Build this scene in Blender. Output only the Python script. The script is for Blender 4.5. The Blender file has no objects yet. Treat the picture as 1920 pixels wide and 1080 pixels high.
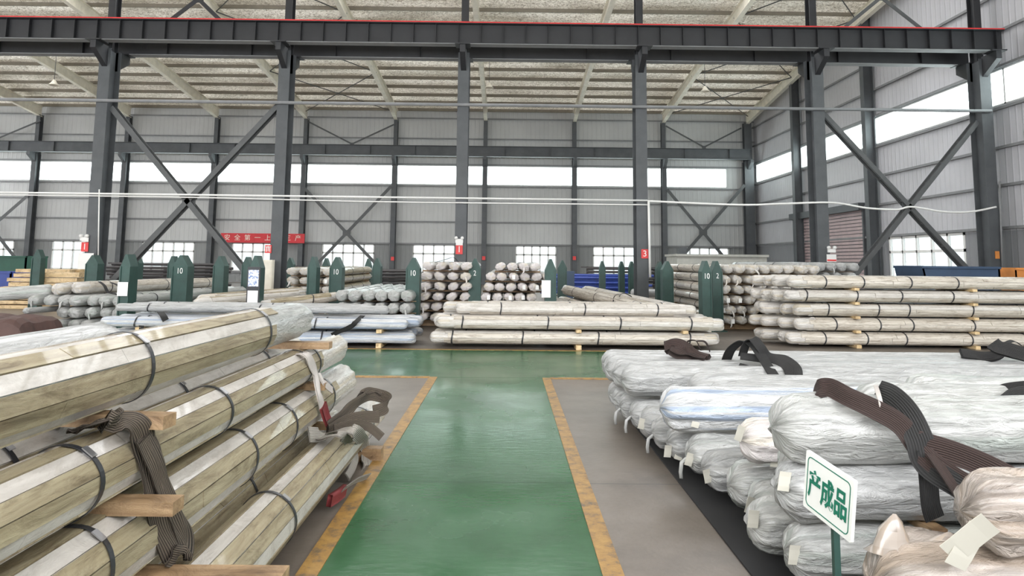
import bpy, math, random
from mathutils import Vector, Matrix, noise
R = random.Random(7)
scn = bpy.context.scene
COL = scn.collection
PI = math.pi

# ------------------------------------------------------------------ camera
F, PX, PY = 1300.0, 960.0, 353.0            # focal length and principal point in 1920x1080 pixels
cam_d = bpy.data.cameras.new('camera'); cam = bpy.data.objects.new('camera', cam_d); COL.objects.link(cam)
cam_d.sensor_width = 36; cam_d.lens = F/1920*36
cam_d.shift_x = 0; cam_d.shift_y = -(540-PY)/1920
cam_d.clip_start = 0.05; cam_d.clip_end = 300
PITCH, YAW, ROLL = math.atan(139/F), math.radians(-0.35), 0.0105
CM = Matrix.Rotation(YAW, 3, 'Z') @ Matrix.Rotation(PI/2+PITCH, 3, 'X') @ Matrix.Rotation(ROLL, 3, 'Z')
CP = Vector((0, 0, 1.5))
cam.matrix_world = Matrix.Translation(CP) @ CM.to_4x4()
scn.camera = cam
def ray(px, py): return CM @ Vector(((px-PX)/F, -(py-PY)/F, -1))
def G(px, py, z=0.0):
    d = ray(px, py); return CP + d*((z-CP.z)/d.z)
def D(px, py, Y):
    d = ray(px, py); return CP + d*(Y/d.y)
def proj(p):
    v = CM.transposed() @ (Vector(p)-CP)
    return (PX+F*v.x/-v.z, PY-F*v.y/-v.z)

# ------------------------------------------------------------------ light
scn.view_settings.view_transform = 'Standard'; scn.view_settings.look = 'None'
scn.view_settings.gamma = 1; scn.view_settings.use_curve_mapping = False
scn.view_settings.exposure = 0.36
w = bpy.data.worlds.new('overcast_sky'); scn.world = w; w.use_nodes = True
bg = w.node_tree.nodes['Background']; bg.inputs[0].default_value = (0.975, 0.985, 1.0, 1); bg.inputs[1].default_value = 7.0
def portal(name, loc, rot, sx, sy):
    l = bpy.data.lights.new(name, 'AREA'); l.shape = 'RECTANGLE'; l.size = sx; l.size_y = sy
    l.cycles.is_portal = True
    o = bpy.data.objects.new(name, l); o.location = loc; o.rotation_euler = rot; COL.objects.link(o)
# portals cover windows and added openings, and only guide the daylight sampling
portal('added_slot_portal', (-11.5, 13.5, 14.8), (0, 0, 0), 56, 33)
portal('back_clerestory_portal', (-11.5, 47.15, 7.4), (-PI/2, 0, 0), 57, 1.5)
portal('side_clerestory_portal', (17.05, 22, 7.65), (0, PI/2, 0), 1.5, 50)
portal('front_opening_portal', (-11.5, -3.2, 5.4), (PI/2, 0, 0), 56, 5.3)

# ------------------------------------------------------------------ materials
MATS = {}
def newmat(name):
    m = bpy.data.materials.new(name); m.use_nodes = True
    nt = m.node_tree; b = nt.nodes['Principled BSDF']; MATS[name] = m
    return m, nt, b
def N(nt, t, **kw):
    n = nt.nodes.new(t)
    for k, v in kw.items():
        if k in n.inputs: n.inputs[k].default_value = v
        else: setattr(n, k, v)
    return n
def ramp(nt, stops):
    n = nt.nodes.new('ShaderNodeValToRGB'); e = n.color_ramp.elements
    while len(e) < len(stops): e.new(0.5)
    for x, (p, c) in zip(e, stops): x.position = p; x.color = (*c, 1)
    return n
def coords(nt, kind='Object', scale=(1, 1, 1), rot=(0, 0, 0)):
    tc = N(nt, 'ShaderNodeTexCoord'); mp = N(nt, 'ShaderNodeMapping')
    mp.inputs['Scale'].default_value = scale; mp.inputs['Rotation'].default_value = rot
    nt.links.new(tc.outputs[kind], mp.inputs['Vector']); return mp.outputs[0]
def bump(nt, b, h, strength=0.3, dist=0.01):
    n = N(nt, 'ShaderNodeBump', Strength=strength, Distance=dist); nt.links.new(h, n.inputs['Height'])
    nt.links.new(n.outputs[0], b.inputs['Normal'])
def flat(name, col, rough=0.5, metal=0.0, var=0.12, sc=3.0, bmp=0.0, kind='Object'):
    m, nt, b = newmat(name)
    v = coords(nt, kind); n = N(nt, 'ShaderNodeTexNoise', Scale=sc, Detail=5.0, Roughness=0.6); nt.links.new(v, n.inputs['Vector'])
    r = ramp(nt, [(0.3, tuple(c*(1-var) for c in col)), (0.7, tuple(min(1, c*(1+var)) for c in col))])
    nt.links.new(n.outputs['Fac'], r.inputs[0]); nt.links.new(r.outputs[0], b.inputs['Base Color'])
    b.inputs['Roughness'].default_value = rough; b.inputs['Metallic'].default_value = metal
    if bmp: bump(nt, b, n.outputs['Fac'], bmp, 0.01)
    return m
flat('steel_grey', (0.080, 0.087, 0.093), 0.55, 0.0, 0.2, 1.5)
flat('girder_dark', (0.022, 0.023, 0.026), 0.5, 0.0, 0.2, 1.5)
flat('rafter_beige', (0.78, 0.74, 0.63), 0.6)
flat('purlin_tan', (0.22, 0.195, 0.155), 0.6)
flat('girt_grey', (0.22, 0.225, 0.23), 0.6)
flat('brace_grey', (0.085, 0.09, 0.092), 0.55)
flat('post_green', (0.022, 0.060, 0.050), 0.5, 0, 0.25, 4)
flat('rail_red', (0.65, 0.03, 0.03), 0.5)
flat('sign_red', (0.70, 0.05, 0.05), 0.5)
flat('banner_red', (0.60, 0.035, 0.045), 0.6)
flat('white_paint', (0.80, 0.80, 0.78), 0.5, 0, 0.04)
flat('paper', (0.55, 0.53, 0.46), 0.7, 0, 0.05)
flat('pvc_white', (0.82, 0.82, 0.80), 0.4, 0, 0.03)
flat('strap_black', (0.025, 0.026, 0.030), 0.35, 0, 0.2)
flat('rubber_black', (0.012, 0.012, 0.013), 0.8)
flat('brown_tarp', (0.085, 0.045, 0.038), 0.7, 0, 0.3, 2, 0.3)
flat('pipe_blue', (0.03, 0.06, 0.28), 0.4)
flat('pipe_dark', (0.055, 0.05, 0.05), 0.45, 0.3)
flat('bin_blue', (0.035, 0.065, 0.12), 0.5)
flat('bin_green', (0.02, 0.09, 0.06), 0.5)
flat('ink_green', (0.01, 0.16, 0.10), 0.5)
flat('ink_blue', (0.05, 0.10, 0.35), 0.6)
flat('ink_black', (0.03, 0.03, 0.03), 0.6)
flat('cabin_beige', (0.45, 0.45, 0.41), 0.6)
flat('orange_paint', (0.65, 0.25, 0.06), 0.6)
flat('sleeve_red', (0.16, 0.02, 0.022), 0.7)
flat('frame_white', (0.78, 0.78, 0.76), 0.5, 0, 0.04)
flat('buckle_steel', (0.35, 0.35, 0.36), 0.3, 0.8)
flat('shutter_grey', (0.46, 0.36, 0.36), 0.5)
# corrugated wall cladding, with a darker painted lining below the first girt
def N_sep_z(nt):
    sp = nt.nodes.new('ShaderNodeSeparateXYZ'); nt.links.new(coords(nt, 'Object'), sp.inputs[0]); return sp.outputs[2]
def cladding(name, col, axis):
    m, nt, b = newmat(name)
    sc = (4.0, 0.0, 0.0) if axis == 'X' else (0.0, 4.0, 0.0)
    v = coords(nt, 'Object'); sep = N(nt, 'ShaderNodeSeparateXYZ'); nt.links.new(v, sep.inputs[0])
    mu = N(nt, 'ShaderNodeMath', operation='MULTIPLY'); mu.inputs[1].default_value = 2*PI/0.30
    nt.links.new(sep.outputs[0 if axis == 'X' else 1], mu.inputs[0])
    si = N(nt, 'ShaderNodeMath', operation='SINE'); nt.links.new(mu.outputs[0], si.inputs[0])
    po = N(nt, 'ShaderNodeMath', operation='SMOOTH_MAX'); po.inputs[1].default_value = 0.55; po.inputs[2].default_value = 0.2
    nt.links.new(si.outputs[0], po.inputs[0])
    bump(nt, b, po.outputs[0], 0.6, 0.05)
    n = N(nt, 'ShaderNodeTexNoise', Scale=0.35, Detail=4.0); nt.links.new(v, n.inputs['Vector'])
    r = ramp(nt, [(0.3, tuple(c*0.9 for c in col)), (0.7, tuple(c*1.08 for c in col))])
    nt.links.new(n.outputs['Fac'], r.inputs[0])
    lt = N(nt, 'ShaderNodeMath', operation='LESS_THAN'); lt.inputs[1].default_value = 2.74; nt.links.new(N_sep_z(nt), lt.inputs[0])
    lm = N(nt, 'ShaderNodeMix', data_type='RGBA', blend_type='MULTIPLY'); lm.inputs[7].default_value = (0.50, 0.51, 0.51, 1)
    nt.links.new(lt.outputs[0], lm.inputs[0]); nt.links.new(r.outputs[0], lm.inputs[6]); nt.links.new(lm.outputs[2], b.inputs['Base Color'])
    b.inputs['Roughness'].default_value = 0.5
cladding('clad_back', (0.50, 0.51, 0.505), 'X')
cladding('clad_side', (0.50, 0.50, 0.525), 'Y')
# foil-faced roof insulation held by wire mesh
m, nt, b = newmat('roof_foil')
v = coords(nt, 'Object', (1, 1, 1)); vo = N(nt, 'ShaderNodeTexVoronoi', Scale=7.0); nt.links.new(v, vo.inputs['Vector'])
v2 = coords(nt, 'Object', (1, 1, 1), (0, 0, PI/4)); wv = N(nt, 'ShaderNodeTexChecker', Scale=9.0); nt.links.new(v2, wv.inputs['Vector'])
no = N(nt, 'ShaderNodeTexNoise', Scale=0.5, Detail=6.0); nt.links.new(coords(nt, 'Object', (0.5, 2.0, 1)), no.inputs['Vector'])
r = ramp(nt, [(0.30, (0.66, 0.63, 0.56)), (0.62, (0.98, 0.96, 0.91))]); nt.links.new(no.outputs['Fac'], r.inputs[0])
mx = N(nt, 'ShaderNodeMix', data_type='RGBA', blend_type='MULTIPLY'); mx.inputs[0].default_value = 0.8
n5 = N(nt, 'ShaderNodeTexNoise', Scale=7.0, Detail=6.0, Roughness=0.7, Distortion=1.5); nt.links.new(coords(nt, 'Object', (1, 1.6, 1), (0, 0, 0.6)), n5.inputs['Vector'])
r5 = ramp(nt, [(0.42, (0.22, 0.19, 0.15)), (0.53, (1, 1, 1))]); nt.links.new(n5.outputs['Fac'], r5.inputs[0])
nt.links.new(r.outputs[0], mx.inputs[6]); nt.links.new(r5.outputs[0], mx.inputs[7]); nt.links.new(mx.outputs[2], b.inputs['Base Color'])
b.inputs['Metallic'].default_value = 0.25; b.inputs['Roughness'].default_value = 0.33
bump(nt, b, vo.outputs['Distance'], 0.9, 0.08)
# the sheets let a little daylight through
tb = nt.nodes.new('ShaderNodeBsdfTranslucent'); ms = nt.nodes.new('ShaderNodeMixShader'); ms.inputs[0].default_value = 0.24
nt.links.new(mx.outputs[2], tb.inputs['Color']); nt.links.new(b.outputs[0], ms.inputs[1]); nt.links.new(tb.outputs[0], ms.inputs[2])
nt.links.new(ms.outputs[0], nt.nodes['Material Output'].inputs['Surface'])
# concrete with saw-cut joints
def joints(nt, vec, ys, xs=()):
    sep = N(nt, 'ShaderNodeSeparateXYZ'); nt.links.new(vec, sep.inputs[0]); prev = None
    for out, vals in ((1, ys), (0, xs)):
        for yv in vals:
            a = N(nt, 'ShaderNodeMath', operation='COMPARE'); a.inputs[1].default_value = yv; a.inputs[2].default_value = 0.006
            nt.links.new(sep.outputs[out], a.inputs[0])
            if prev is None: prev = a
            else:
                s = N(nt, 'ShaderNodeMath', operation='MAXIMUM'); nt.links.new(prev.outputs[0], s.inputs[0]); nt.links.new(a.outputs[0], s.inputs[1]); prev = s
    return prev.outputs[0]
JY, JX = (4.93, 9.55, 14.4, 19.0), (-1.95, 4.4)
m, nt, b = newmat('concrete')
v = coords(nt); n1 = N(nt, 'ShaderNodeTexNoise', Scale=1.3, Detail=8.0, Roughness=0.65); nt.links.new(v, n1.inputs['Vector'])
r = ramp(nt, [(0.25, (0.085, 0.070, 0.058)), (0.5, (0.15, 0.126, 0.104)), (0.8, (0.22, 0.19, 0.165))]); nt.links.new(n1.outputs['Fac'], r.inputs[0])
mx = N(nt, 'ShaderNodeMix', data_type='RGBA'); nt.links.new(joints(nt, v, JY, JX), mx.inputs[0]); nt.links.new(r.outputs[0], mx.inputs[6]); mx.inputs[7].default_value = (0.05, 0.045, 0.04, 1)
nt.links.new(mx.outputs[2], b.inputs['Base Color']); b.inputs['Roughness'].default_value = 0.42
n2 = N(nt, 'ShaderNodeTexNoise', Scale=30, Detail=4.0); nt.links.new(v, n2.inputs['Vector']); bump(nt, b, n2.outputs['Fac'], 0.12, 0.01)
# green floor paint, glossy and scuffed
m, nt, b = newmat('floor_paint_green')
v = coords(nt); n1 = N(nt, 'ShaderNodeTexNoise', Scale=1.1, Detail=9.0, Roughness=0.6); nt.links.new(v, n1.inputs['Vector'])
r = ramp(nt, [(0.28, (0.022, 0.075, 0.030)), (0.5, (0.034, 0.11, 0.046)), (0.78, (0.06, 0.15, 0.075))]); nt.links.new(n1.outputs['Fac'], r.inputs[0])
mx = N(nt, 'ShaderNodeMix', data_type='RGBA'); nt.links.new(joints(nt, v, JY[:2], JX[:1]), mx.inputs[0]); nt.links.new(r.outputs[0], mx.inputs[6]); mx.inputs[7].default_value = (0.015, 0.03, 0.025, 1)
nt.links.new(mx.outputs[2], b.inputs['Base Color']); b.inputs['Specular IOR Level'].default_value = 0.27
n2 = N(nt, 'ShaderNodeTexNoise', Scale=0.9, Detail=6.0); nt.links.new(v, n2.inputs['Vector'])
rr = ramp(nt, [(0.35, (0.16,)*3), (0.7, (0.34,)*3)]); nt.links.new(n2.outputs['Fac'], rr.inputs[0]); nt.links.new(rr.outputs[0], b.inputs['Roughness'])
n3 = N(nt, 'ShaderNodeTexNoise', Scale=9, Detail=5.0); nt.links.new(coords(nt, 'Object', (1, 2.5, 1)), n3.inputs['Vector']); bump(nt, b, n3.outputs['Fac'], 0.12, 0.01)
# worn yellow line
m, nt, b = newmat('line_yellow')
v = coords(nt); n1 = N(nt, 'ShaderNodeTexNoise', Scale=9, Detail=9.0, Roughness=0.75); nt.links.new(v, n1.inputs['Vector'])
r = ramp(nt, [(0.36, (0.11, 0.08, 0.05)), (0.5, (0.30, 0.165, 0.04)), (0.75, (0.46, 0.28, 0.075))]); nt.links.new(n1.outputs['Fac'], r.inputs[0])
nt.links.new(r.outputs[0], b.inputs['Base Color']); b.inputs['Roughness'].default_value = 0.5
# plastic film wraps: UV = (around, along) in metres
def film(name, c0, c1, tint=None, bands=0, rough=0.28, bs=0.9, wood=None, sc=(20, 2.6, 1)):
    m, nt, b = newmat(name)
    uv = coords(nt, 'UV', sc)
    n1 = N(nt, 'ShaderNodeTexNoise', Scale=1.0, Detail=10.0, Roughness=0.72, Distortion=1.2); nt.links.new(uv, n1.inputs['Vector'])
    oi = N(nt, 'ShaderNodeObjectInfo')
    n1.noise_dimensions = '4D'; mw = N(nt, 'ShaderNodeMath', operation='MULTIPLY'); mw.inputs[1].default_value = 40; nt.links.new(oi.outputs['Random'], mw.inputs[0]); nt.links.new(mw.outputs[0], n1.inputs['W'])
    r = ramp(nt, [(0.3, c0), (0.66, c1)]); nt.links.new(n1.outputs['Fac'], r.inputs[0]); out = r.outputs[0]
    if tint:
        uv2 = coords(nt, 'UV', (bands, 0.25, 1)); n2 = N(nt, 'ShaderNodeTexNoise', Scale=1.0, Detail=3.0); n2.noise_dimensions = '4D'
        nt.links.new(uv2, n2.inputs['Vector']); nt.links.new(mw.outputs[0], n2.inputs['W'])
        r2 = ramp(nt, [(0.50, (0, 0, 0)), (0.60, (1, 1, 1))]); nt.links.new(n2.outputs['Fac'], r2.inputs[0])
        mx = N(nt, 'ShaderNodeMix', data_type='RGBA'); nt.links.new(r2.outputs[0], mx.inputs[0]); nt.links.new(out, mx.inputs[6]); mx.inputs[7].default_value = (*tint, 1); out = mx.outputs[2]
    nt.links.new(out, b.inputs['Base Color']); b.inputs['Roughness'].default_value = rough
    b.inputs['Coat Weight'].default_value = 0.5; b.inputs['Coat Roughness'].default_value = 0.18
    uv3 = coords(nt, 'UV', (26, 7, 1)); n3 = N(nt, 'ShaderNodeTexNoise', Scale=1.0, Detail=6.0, Roughness=0.6, Distortion=1.6); nt.links.new(uv3, n3.inputs['Vector'])
    bump(nt, b, n3.outputs['Fac'], bs, 0.035)
film('film_white', (0.27, 0.275, 0.27), (0.53, 0.53, 0.525))
film('film_clear', (0.26, 0.265, 0.25), (0.61, 0.61, 0.595), (0.40, 0.43, 0.40), 8)
film('film_blue', (0.42, 0.43, 0.44), (0.68, 0.68, 0.675), (0.36, 0.43, 0.55), 16)
film('film_pink', (0.60, 0.55, 0.54), (0.86, 0.81, 0.80), (0.72, 0.66, 0.57), 4)
film('film_lagged', (0.46, 0.43, 0.40), (0.78, 0.75, 0.71), (0.60, 0.53, 0.42), 12)
film('film_brown', (0.20, 0.165, 0.14), (0.50, 0.44, 0.39), (0.36, 0.29, 0.23), 10, 0.15, 0.9)
# wood
def wood(name, c0, c1, kind, sc, grime=0.9):
    m, nt, b = newmat(name)
    v = coords(nt, kind, sc); n1 = N(nt, 'ShaderNodeTexNoise', Scale=1.0, Detail=8.0, Roughness=0.6, Distortion=0.6); nt.links.new(v, n1.inputs['Vector'])
    oi = N(nt, 'ShaderNodeObjectInfo'); n1.noise_dimensions = '4D'; mw = N(nt, 'ShaderNodeMath', operation='MULTIPLY'); mw.inputs[1].default_value = 30
    nt.links.new(oi.outputs['Random'], mw.inputs[0]); nt.links.new(mw.outputs[0], n1.inputs['W'])
    r = ramp(nt, [(0.3, c0), (0.7, c1)]); nt.links.new(n1.outputs['Fac'], r.inputs[0])
    gv = coords(nt, kind, (sc[0]*0.35, sc[1]*1.8, sc[2]*0.35) if kind == 'UV' else (4, 4, 4)); g1 = N(nt, 'ShaderNodeTexNoise', Scale=1.0, Detail=9.0, Roughness=0.75, Distortion=1.5); g1.noise_dimensions = '4D'; nt.links.new(gv, g1.inputs['Vector']); nt.links.new(mw.outputs[0], g1.inputs['W'])
    g2 = ramp(nt, [(0.36, (0.42, 0.37, 0.32)), (0.52, (1, 1, 1))]); nt.links.new(g1.outputs['Fac'], g2.inputs[0])
    gm = N(nt, 'ShaderNodeMix', data_type='RGBA', blend_type='MULTIPLY'); gm.inputs[0].default_value = grime; nt.links.new(r.outputs[0], gm.inputs[6]); nt.links.new(g2.outputs[0], gm.inputs[7]); nt.links.new(gm.outputs[2], b.inputs['Base Color'])
    b.inputs['Roughness'].default_value = 0.42; bump(nt, b, g1.outputs['Fac'], 0.7, 0.02)
    b.inputs['Coat Weight'].default_value = 0.25 if kind == 'UV' else 0
wood('slat_wood', (0.24, 0.19, 0.11), (0.44, 0.38, 0.25), 'UV', (40, 1.5, 1))
wood('slat_pale', (0.46, 0.41, 0.34), (0.68, 0.63, 0.56), 'UV', (40, 1.5, 1))
wood('slat_film', (0.44, 0.41, 0.37), (0.66, 0.625, 0.58), 'UV', (24, 2.5, 1), 0.4)
wood('timber', (0.22, 0.13, 0.065), (0.47, 0.32, 0.18), 'Object', (3, 30, 30))
wood('timber_pale', (0.55, 0.38, 0.18), (0.78, 0.60, 0.36), 'Object', (2, 20, 20))
# webbing: ribs along the strap (UV.x across)
def web(name, c0, c1):
    m, nt, b = newmat(name)
    v = coords(nt, 'UV', (1, 1, 1)); wv = N(nt, 'ShaderNodeTexWave', Scale=1.6, Distortion=1.2, Detail=3.0); wv.bands_direction = 'X'
    mp = coords(nt, 'UV', (2.1, 0.6, 1)); nt.links.new(mp, wv.inputs['Vector'])
    r = ramp(nt, [(0.2, c0), (0.85, c1)]); nt.links.new(wv.outputs['Fac'], r.inputs[0]); nt.links.new(r.outputs[0], b.inputs['Base Color'])
    b.inputs['Roughness'].default_value = 0.8; bump(nt, b, wv.outputs['Fac'], 0.6, 0.01)
web('web_brown', (0.04, 0.03, 0.023), (0.15, 0.12, 0.09))
web('web_grey', (0.17, 0.15, 0.13), (0.52, 0.49, 0.44))
web('web_black', (0.012, 0.012, 0.012), (0.024, 0.023, 0.023))
web('web_maroon', (0.022, 0.013, 0.011), (0.05, 0.028, 0.024))
web('web_white', (0.58, 0.52, 0.48), (0.78, 0.73, 0.70))
# window glass, thin
m = bpy.data.materials.new('window_glass'); m.use_nodes = True; nt = m.node_tree; nt.nodes.clear(); MATS['window_glass'] = m
o_ = nt.nodes.new('ShaderNodeOutputMaterial'); t_ = nt.nodes.new('ShaderNodeBsdfTransparent'); g_ = nt.nodes.new('ShaderNodeBsdfGlossy'); x_ = nt.nodes.new('ShaderNodeMixShader')
t_.inputs[0].default_value = (0.90, 0.96, 0.95, 1); g_.inputs['Roughness'].default_value = 0.05; x_.inputs[0].default_value = 0.06
nt.links.new(t_.outputs[0], x_.inputs[1]); nt.links.new(g_.outputs[0], x_.inputs[2]); nt.links.new(x_.outputs[0], o_.inputs[0])
gm_ = m.copy(); gm_.name = 'window_glass_dimmed'; MATS['window_glass_dimmed'] = gm_
[n_ for n_ in gm_.node_tree.nodes if n_.type == 'BSDF_TRANSPARENT'][0].inputs[0].default_value = (0.40, 0.425, 0.425, 1)  # glass colour darkened to dim the daylight glare in the low windows
# lettering on notice sheets
m, nt, b = newmat('notice_print')
v = coords(nt, 'Object', (1, 1, 1)); n1 = N(nt, 'ShaderNodeTexNoise', Scale=38, Detail=2.0); nt.links.new(v, n1.inputs['Vector'])
r = ramp(nt, [(0.52, (0.70, 0.74, 0.80)), (0.58, (0.15, 0.22, 0.45))]); nt.links.new(n1.outputs['Fac'], r.inputs[0]); nt.links.new(r.outputs[0], b.inputs['Base Color'])

# ------------------------------------------------------------------ mesh helpers
class MB:
    def __init__(s): s.v = []; s.f = []; s.m = []; s.uv = []; s.sm = []
    def add(s, vs, fs, mi=0, uvs=None, smooth=False):
        o = len(s.v); s.v += [tuple(x) for x in vs]
        for i, f in enumerate(fs):
            s.f.append(tuple(o+k for k in f)); s.m.append(mi if not isinstance(mi, list) else mi[i]); s.sm.append(smooth)
            s.uv.append(uvs[i] if uvs else [(0, 0)]*len(f))
        return s
    def box(s, c, d, mi=0, M=None):
        x, y, z = d[0]/2, d[1]/2, d[2]/2; c = Vector(c)
        vs = [Vector((a*x, b_*y, e*z)) for a in (-1, 1) for b_ in (-1, 1) for e in (-1, 1)]
        if M is not None: vs = [M @ q for q in vs]
        return s.add([c+q for q in vs], [(0, 1, 3, 2), (4, 6, 7, 5), (0, 4, 5, 1), (2, 3, 7, 6), (0, 2, 6, 4), (1, 5, 7, 3)], mi)
    def bar(s, a, b_, wd, ht, mi=0, up=(0, 0, 1)):
        a, b_ = Vector(a), Vector(b_); y = (b_-a); L = y.length; y.normalize(); up = Vector(up)
        x = y.cross(up)
        if x.length < 1e-4: x = y.cross(Vector((1, 0, 0)))
        x.normalize(); z = x.cross(y)
        return s.box((a+b_)/2, (wd, L, ht), mi, Matrix((x, y, z)).transposed())
    def prism(s, pts, depth_vec, mi=0):
        dv = Vector(depth_vec); n = len(pts); a = [Vector(p) for p in pts]
        vs = a+[p+dv for p in a]
        fs = [tuple(range(n))[::-1], tuple(range(n, 2*n))]+[(i, (i+1) % n, n+(i+1) % n, n+i) for i in range(n)]
        return s.add(vs, fs, mi)
    def tube(s, pts, r, seg=8, mi=0, uvs=False):
        pts = [Vector(p) for p in pts]; n = len(pts); vs = []; 
        for i, p in enumerate(pts):
            d = (pts[min(i+1, n-1)]-pts[max(i-1, 0)]).normalized()
            x = d.cross(Vector((0, 0, 1))); 
            if x.length < 1e-3: x = d.cross(Vector((1, 0, 0)))
            x.normalize(); y = x.cross(d)
            vs += [p+x*math.cos(2*PI*k/seg)*r+y*math.sin(2*PI*k/seg)*r for k in range(seg)]
        fs = [(i*seg+k, i*seg+(k+1) % seg, (i+1)*seg+(k+1) % seg, (i+1)*seg+k) for i in range(n-1) for k in range(seg)]
        fs += [tuple(range(seg))[::-1], tuple(range((n-1)*seg, n*seg))]
        return s.add(vs, fs, mi, None, True)
    def mesh(s, name, mats):
        me = bpy.data.meshes.new(name); me.from_pydata(s.v, [], s.f)
        for mt in mats: me.materials.append(MATS[mt])
        me.polygons.foreach_set('material_index', s.m); me.polygons.foreach_set('use_smooth', s.sm)
        ul = me.uv_layers.new(name='UVMap'); fl = [c for f in s.uv for q in f for c in q]
        ul.data.foreach_set('uv', fl); me.update(); me.validate(); return me
    def build(s, name, mats, parent=None, loc=None):
        if isinstance(mats, str): mats = [mats]
        return link(name, s.mesh(name, mats), parent, loc)
def link(name, me, parent=None, loc=None):
    o = bpy.data.objects.new(name, me); COL.objects.link(o)
    if parent: o.parent = parent
    if loc is not None: o.location = loc
    return o
def tag(o, label, cat=None, group=None, kind=None):
    if label: o['label'] = label
    if cat: o['category'] = cat
    if group: o['group'] = group
    if kind: o['kind'] = kind
    return o
def empty(name, loc, label, cat, group=None, rz=0):
    o = bpy.data.objects.new(name, None); COL.objects.link(o); o.location = loc; o.rotation_euler = (0, 0, rz); o.empty_display_size = 0.1
    return tag(o, label, cat, group)
def struct(o): o['kind'] = 'structure'; return o
def text_part(name, body, size, mat, parent, loc, rot, ext=0.002, label=None, scale=(1, 1, 1), bold=0.0):
    c = bpy.data.curves.new(name, 'FONT'); c.body = body; c.size = size; c.extrude = ext; c.offset = bold; c.align_x = 'CENTER'; c.align_y = 'CENTER'
    t = bpy.data.objects.new(name, c); COL.objects.link(t)
    bpy.context.view_layer.update()
    me = bpy.data.meshes.new_from_object(t.evaluated_get(bpy.context.evaluated_depsgraph_get()))
    bpy.data.objects.remove(t); me.materials.clear(); me.materials.append(MATS[mat]); me.name = name
    o = link(name, me, parent, loc); o.rotation_euler = rot; o.scale = scale
    if label: o['label'] = label
    return o
ORD = ['first', 'second', 'third', 'fourth', 'fifth', 'sixth', 'seventh', 'eighth', 'ninth', 'tenth', 'eleventh', 'twelfth', 'thirteenth', 'fourteenth', 'fifteenth', 'sixteenth', 'seventeenth', 'eighteenth']

# ================================================================== SETTING
XL, XR, YB, YF = -40.0, 16.9, 47.0, -3.0
EZ, SL, RY = 11.9, 0.1, 23.0                     # eave height, roof slope, ridge line
def roof(y): return EZ+SL*(YB-y) if y > RY else EZ+SL*(YB-RY)-SL*(RY-y)
struct(MB().box(((XL+XR)/2, (YB+YF)/2, -0.1), (XR-XL, YB-YF, 0.2)).build('floor', 'concrete'))
aL, aR = G(584, 1080).x, G(1150, 1080).x
aL, aR = -0.94, 0.53
y0, y1 = 9.25, 12.1
p = MB(); p.box(((aL+aR)/2, (y0-2.9)/2, 0.002), (aR-aL-0.1, y0+2.9, 0.004)); p.box(((XL+XR)/2, (y0+y1)/2, 0.0025), (XR-XL, y1-y0, 0.005))
struct(p.build('trim_1', 'floor_paint_green'))
lw = 0.105
def line(name, x0, x1, ya, yb): struct(MB().box(((x0+x1)/2, (ya+yb)/2, 0.0045), (x1-x0, yb-ya, 0.009)).build(name, 'line_yellow'))
line('trim_2', aL-lw/2, aL+lw/2, -2.9, y0); line('trim_3', aR-lw/2, aR+lw/2, -2.9, y0)
line('trim_4', XL, aL-lw/2, y0-0.05, y0+0.05); line('trim_5', aR+lw/2, XR, y0-0.05, y0+0.05)
line('trim_6', XL, XR, y1-0.04, y1+0.04)

COLX = [-37.9, -31.85, -25.8, -19.8, -13.75, -7.65, -1.55, 4.5, 10.55, 16.3]
# --- back wall: cladding with openings
def wall_panels(mb, u0, u1, zt, holes, mk):
    """fills u0..u1 x 0..zt except the holes (u0,u1,z0,z1); mk(ua,ub,za,zb) adds a box"""
    us = sorted(set([u0, u1]+[h for q in holes for h in q[:2]]))
    for a, b_ in zip(us[:-1], us[1:]):
        hs = sorted([q for q in holes if q[0] <= a+1e-6 and q[1] >= b_-1e-6], key=lambda q: q[2]); z = 0
        for q in hs:
            if q[2] > z: mk(a, b_, z, q[2])
            z = q[3]
        if zt > z: mk(a, b_, z, zt)
CZ0, CZ1 = 6.72, 8.02
lowwin = []
for i in range(len(COLX)-1):
    c = (COLX[i]+COLX[i+1])/2
    wd = 3.5
    if i == 6: c, wd = 1.95, 2.75
    if i == 7: c, wd = 7.55, 3.5
    if i == 8: c, wd = 13.35, 3.3
    lowwin.append((c-wd/2, c+wd/2, 0.75, 2.62))
xclear1 = D(1362, 330, YB).x
holes = lowwin+[(XL+0.6, xclear1, CZ0, CZ1)]
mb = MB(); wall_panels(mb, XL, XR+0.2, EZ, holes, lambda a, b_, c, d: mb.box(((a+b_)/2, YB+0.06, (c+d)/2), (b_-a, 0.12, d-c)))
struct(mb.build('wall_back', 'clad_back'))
# --- right wall
SZ0, SZ1 = 7.05, 8.28
rw = (D(1812, 480, 25.6).y, 30.6, 0.75, 2.78)
rwin = [(25.5, 30.6, 0.75, 2.78)]
door = (32.6, 40.4, 0, 4.1)
holes = rwin+[(YF+0.5, 46.6, SZ0, SZ1)]
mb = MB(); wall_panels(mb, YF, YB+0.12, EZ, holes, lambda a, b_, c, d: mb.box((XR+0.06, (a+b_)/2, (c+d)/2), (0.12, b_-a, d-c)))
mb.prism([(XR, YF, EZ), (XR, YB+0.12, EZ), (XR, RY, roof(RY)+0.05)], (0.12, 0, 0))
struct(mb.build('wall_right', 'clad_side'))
mb = MB(); mb.box((XL-0.06, (YB+YF)/2, 3), (0.12, YB-YF, 6)); mb.box((XL-0.06, (YB+YF)/2, 10.2), (0.12, YB-YF, 3.6))
mb.prism([(XL-0.12, YF, EZ), (XL-0.12, YB, EZ), (XL-0.12, RY, roof(RY))], (0.12, 0, 0))
struct(mb.build('wall_left', 'clad_side'))
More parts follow.
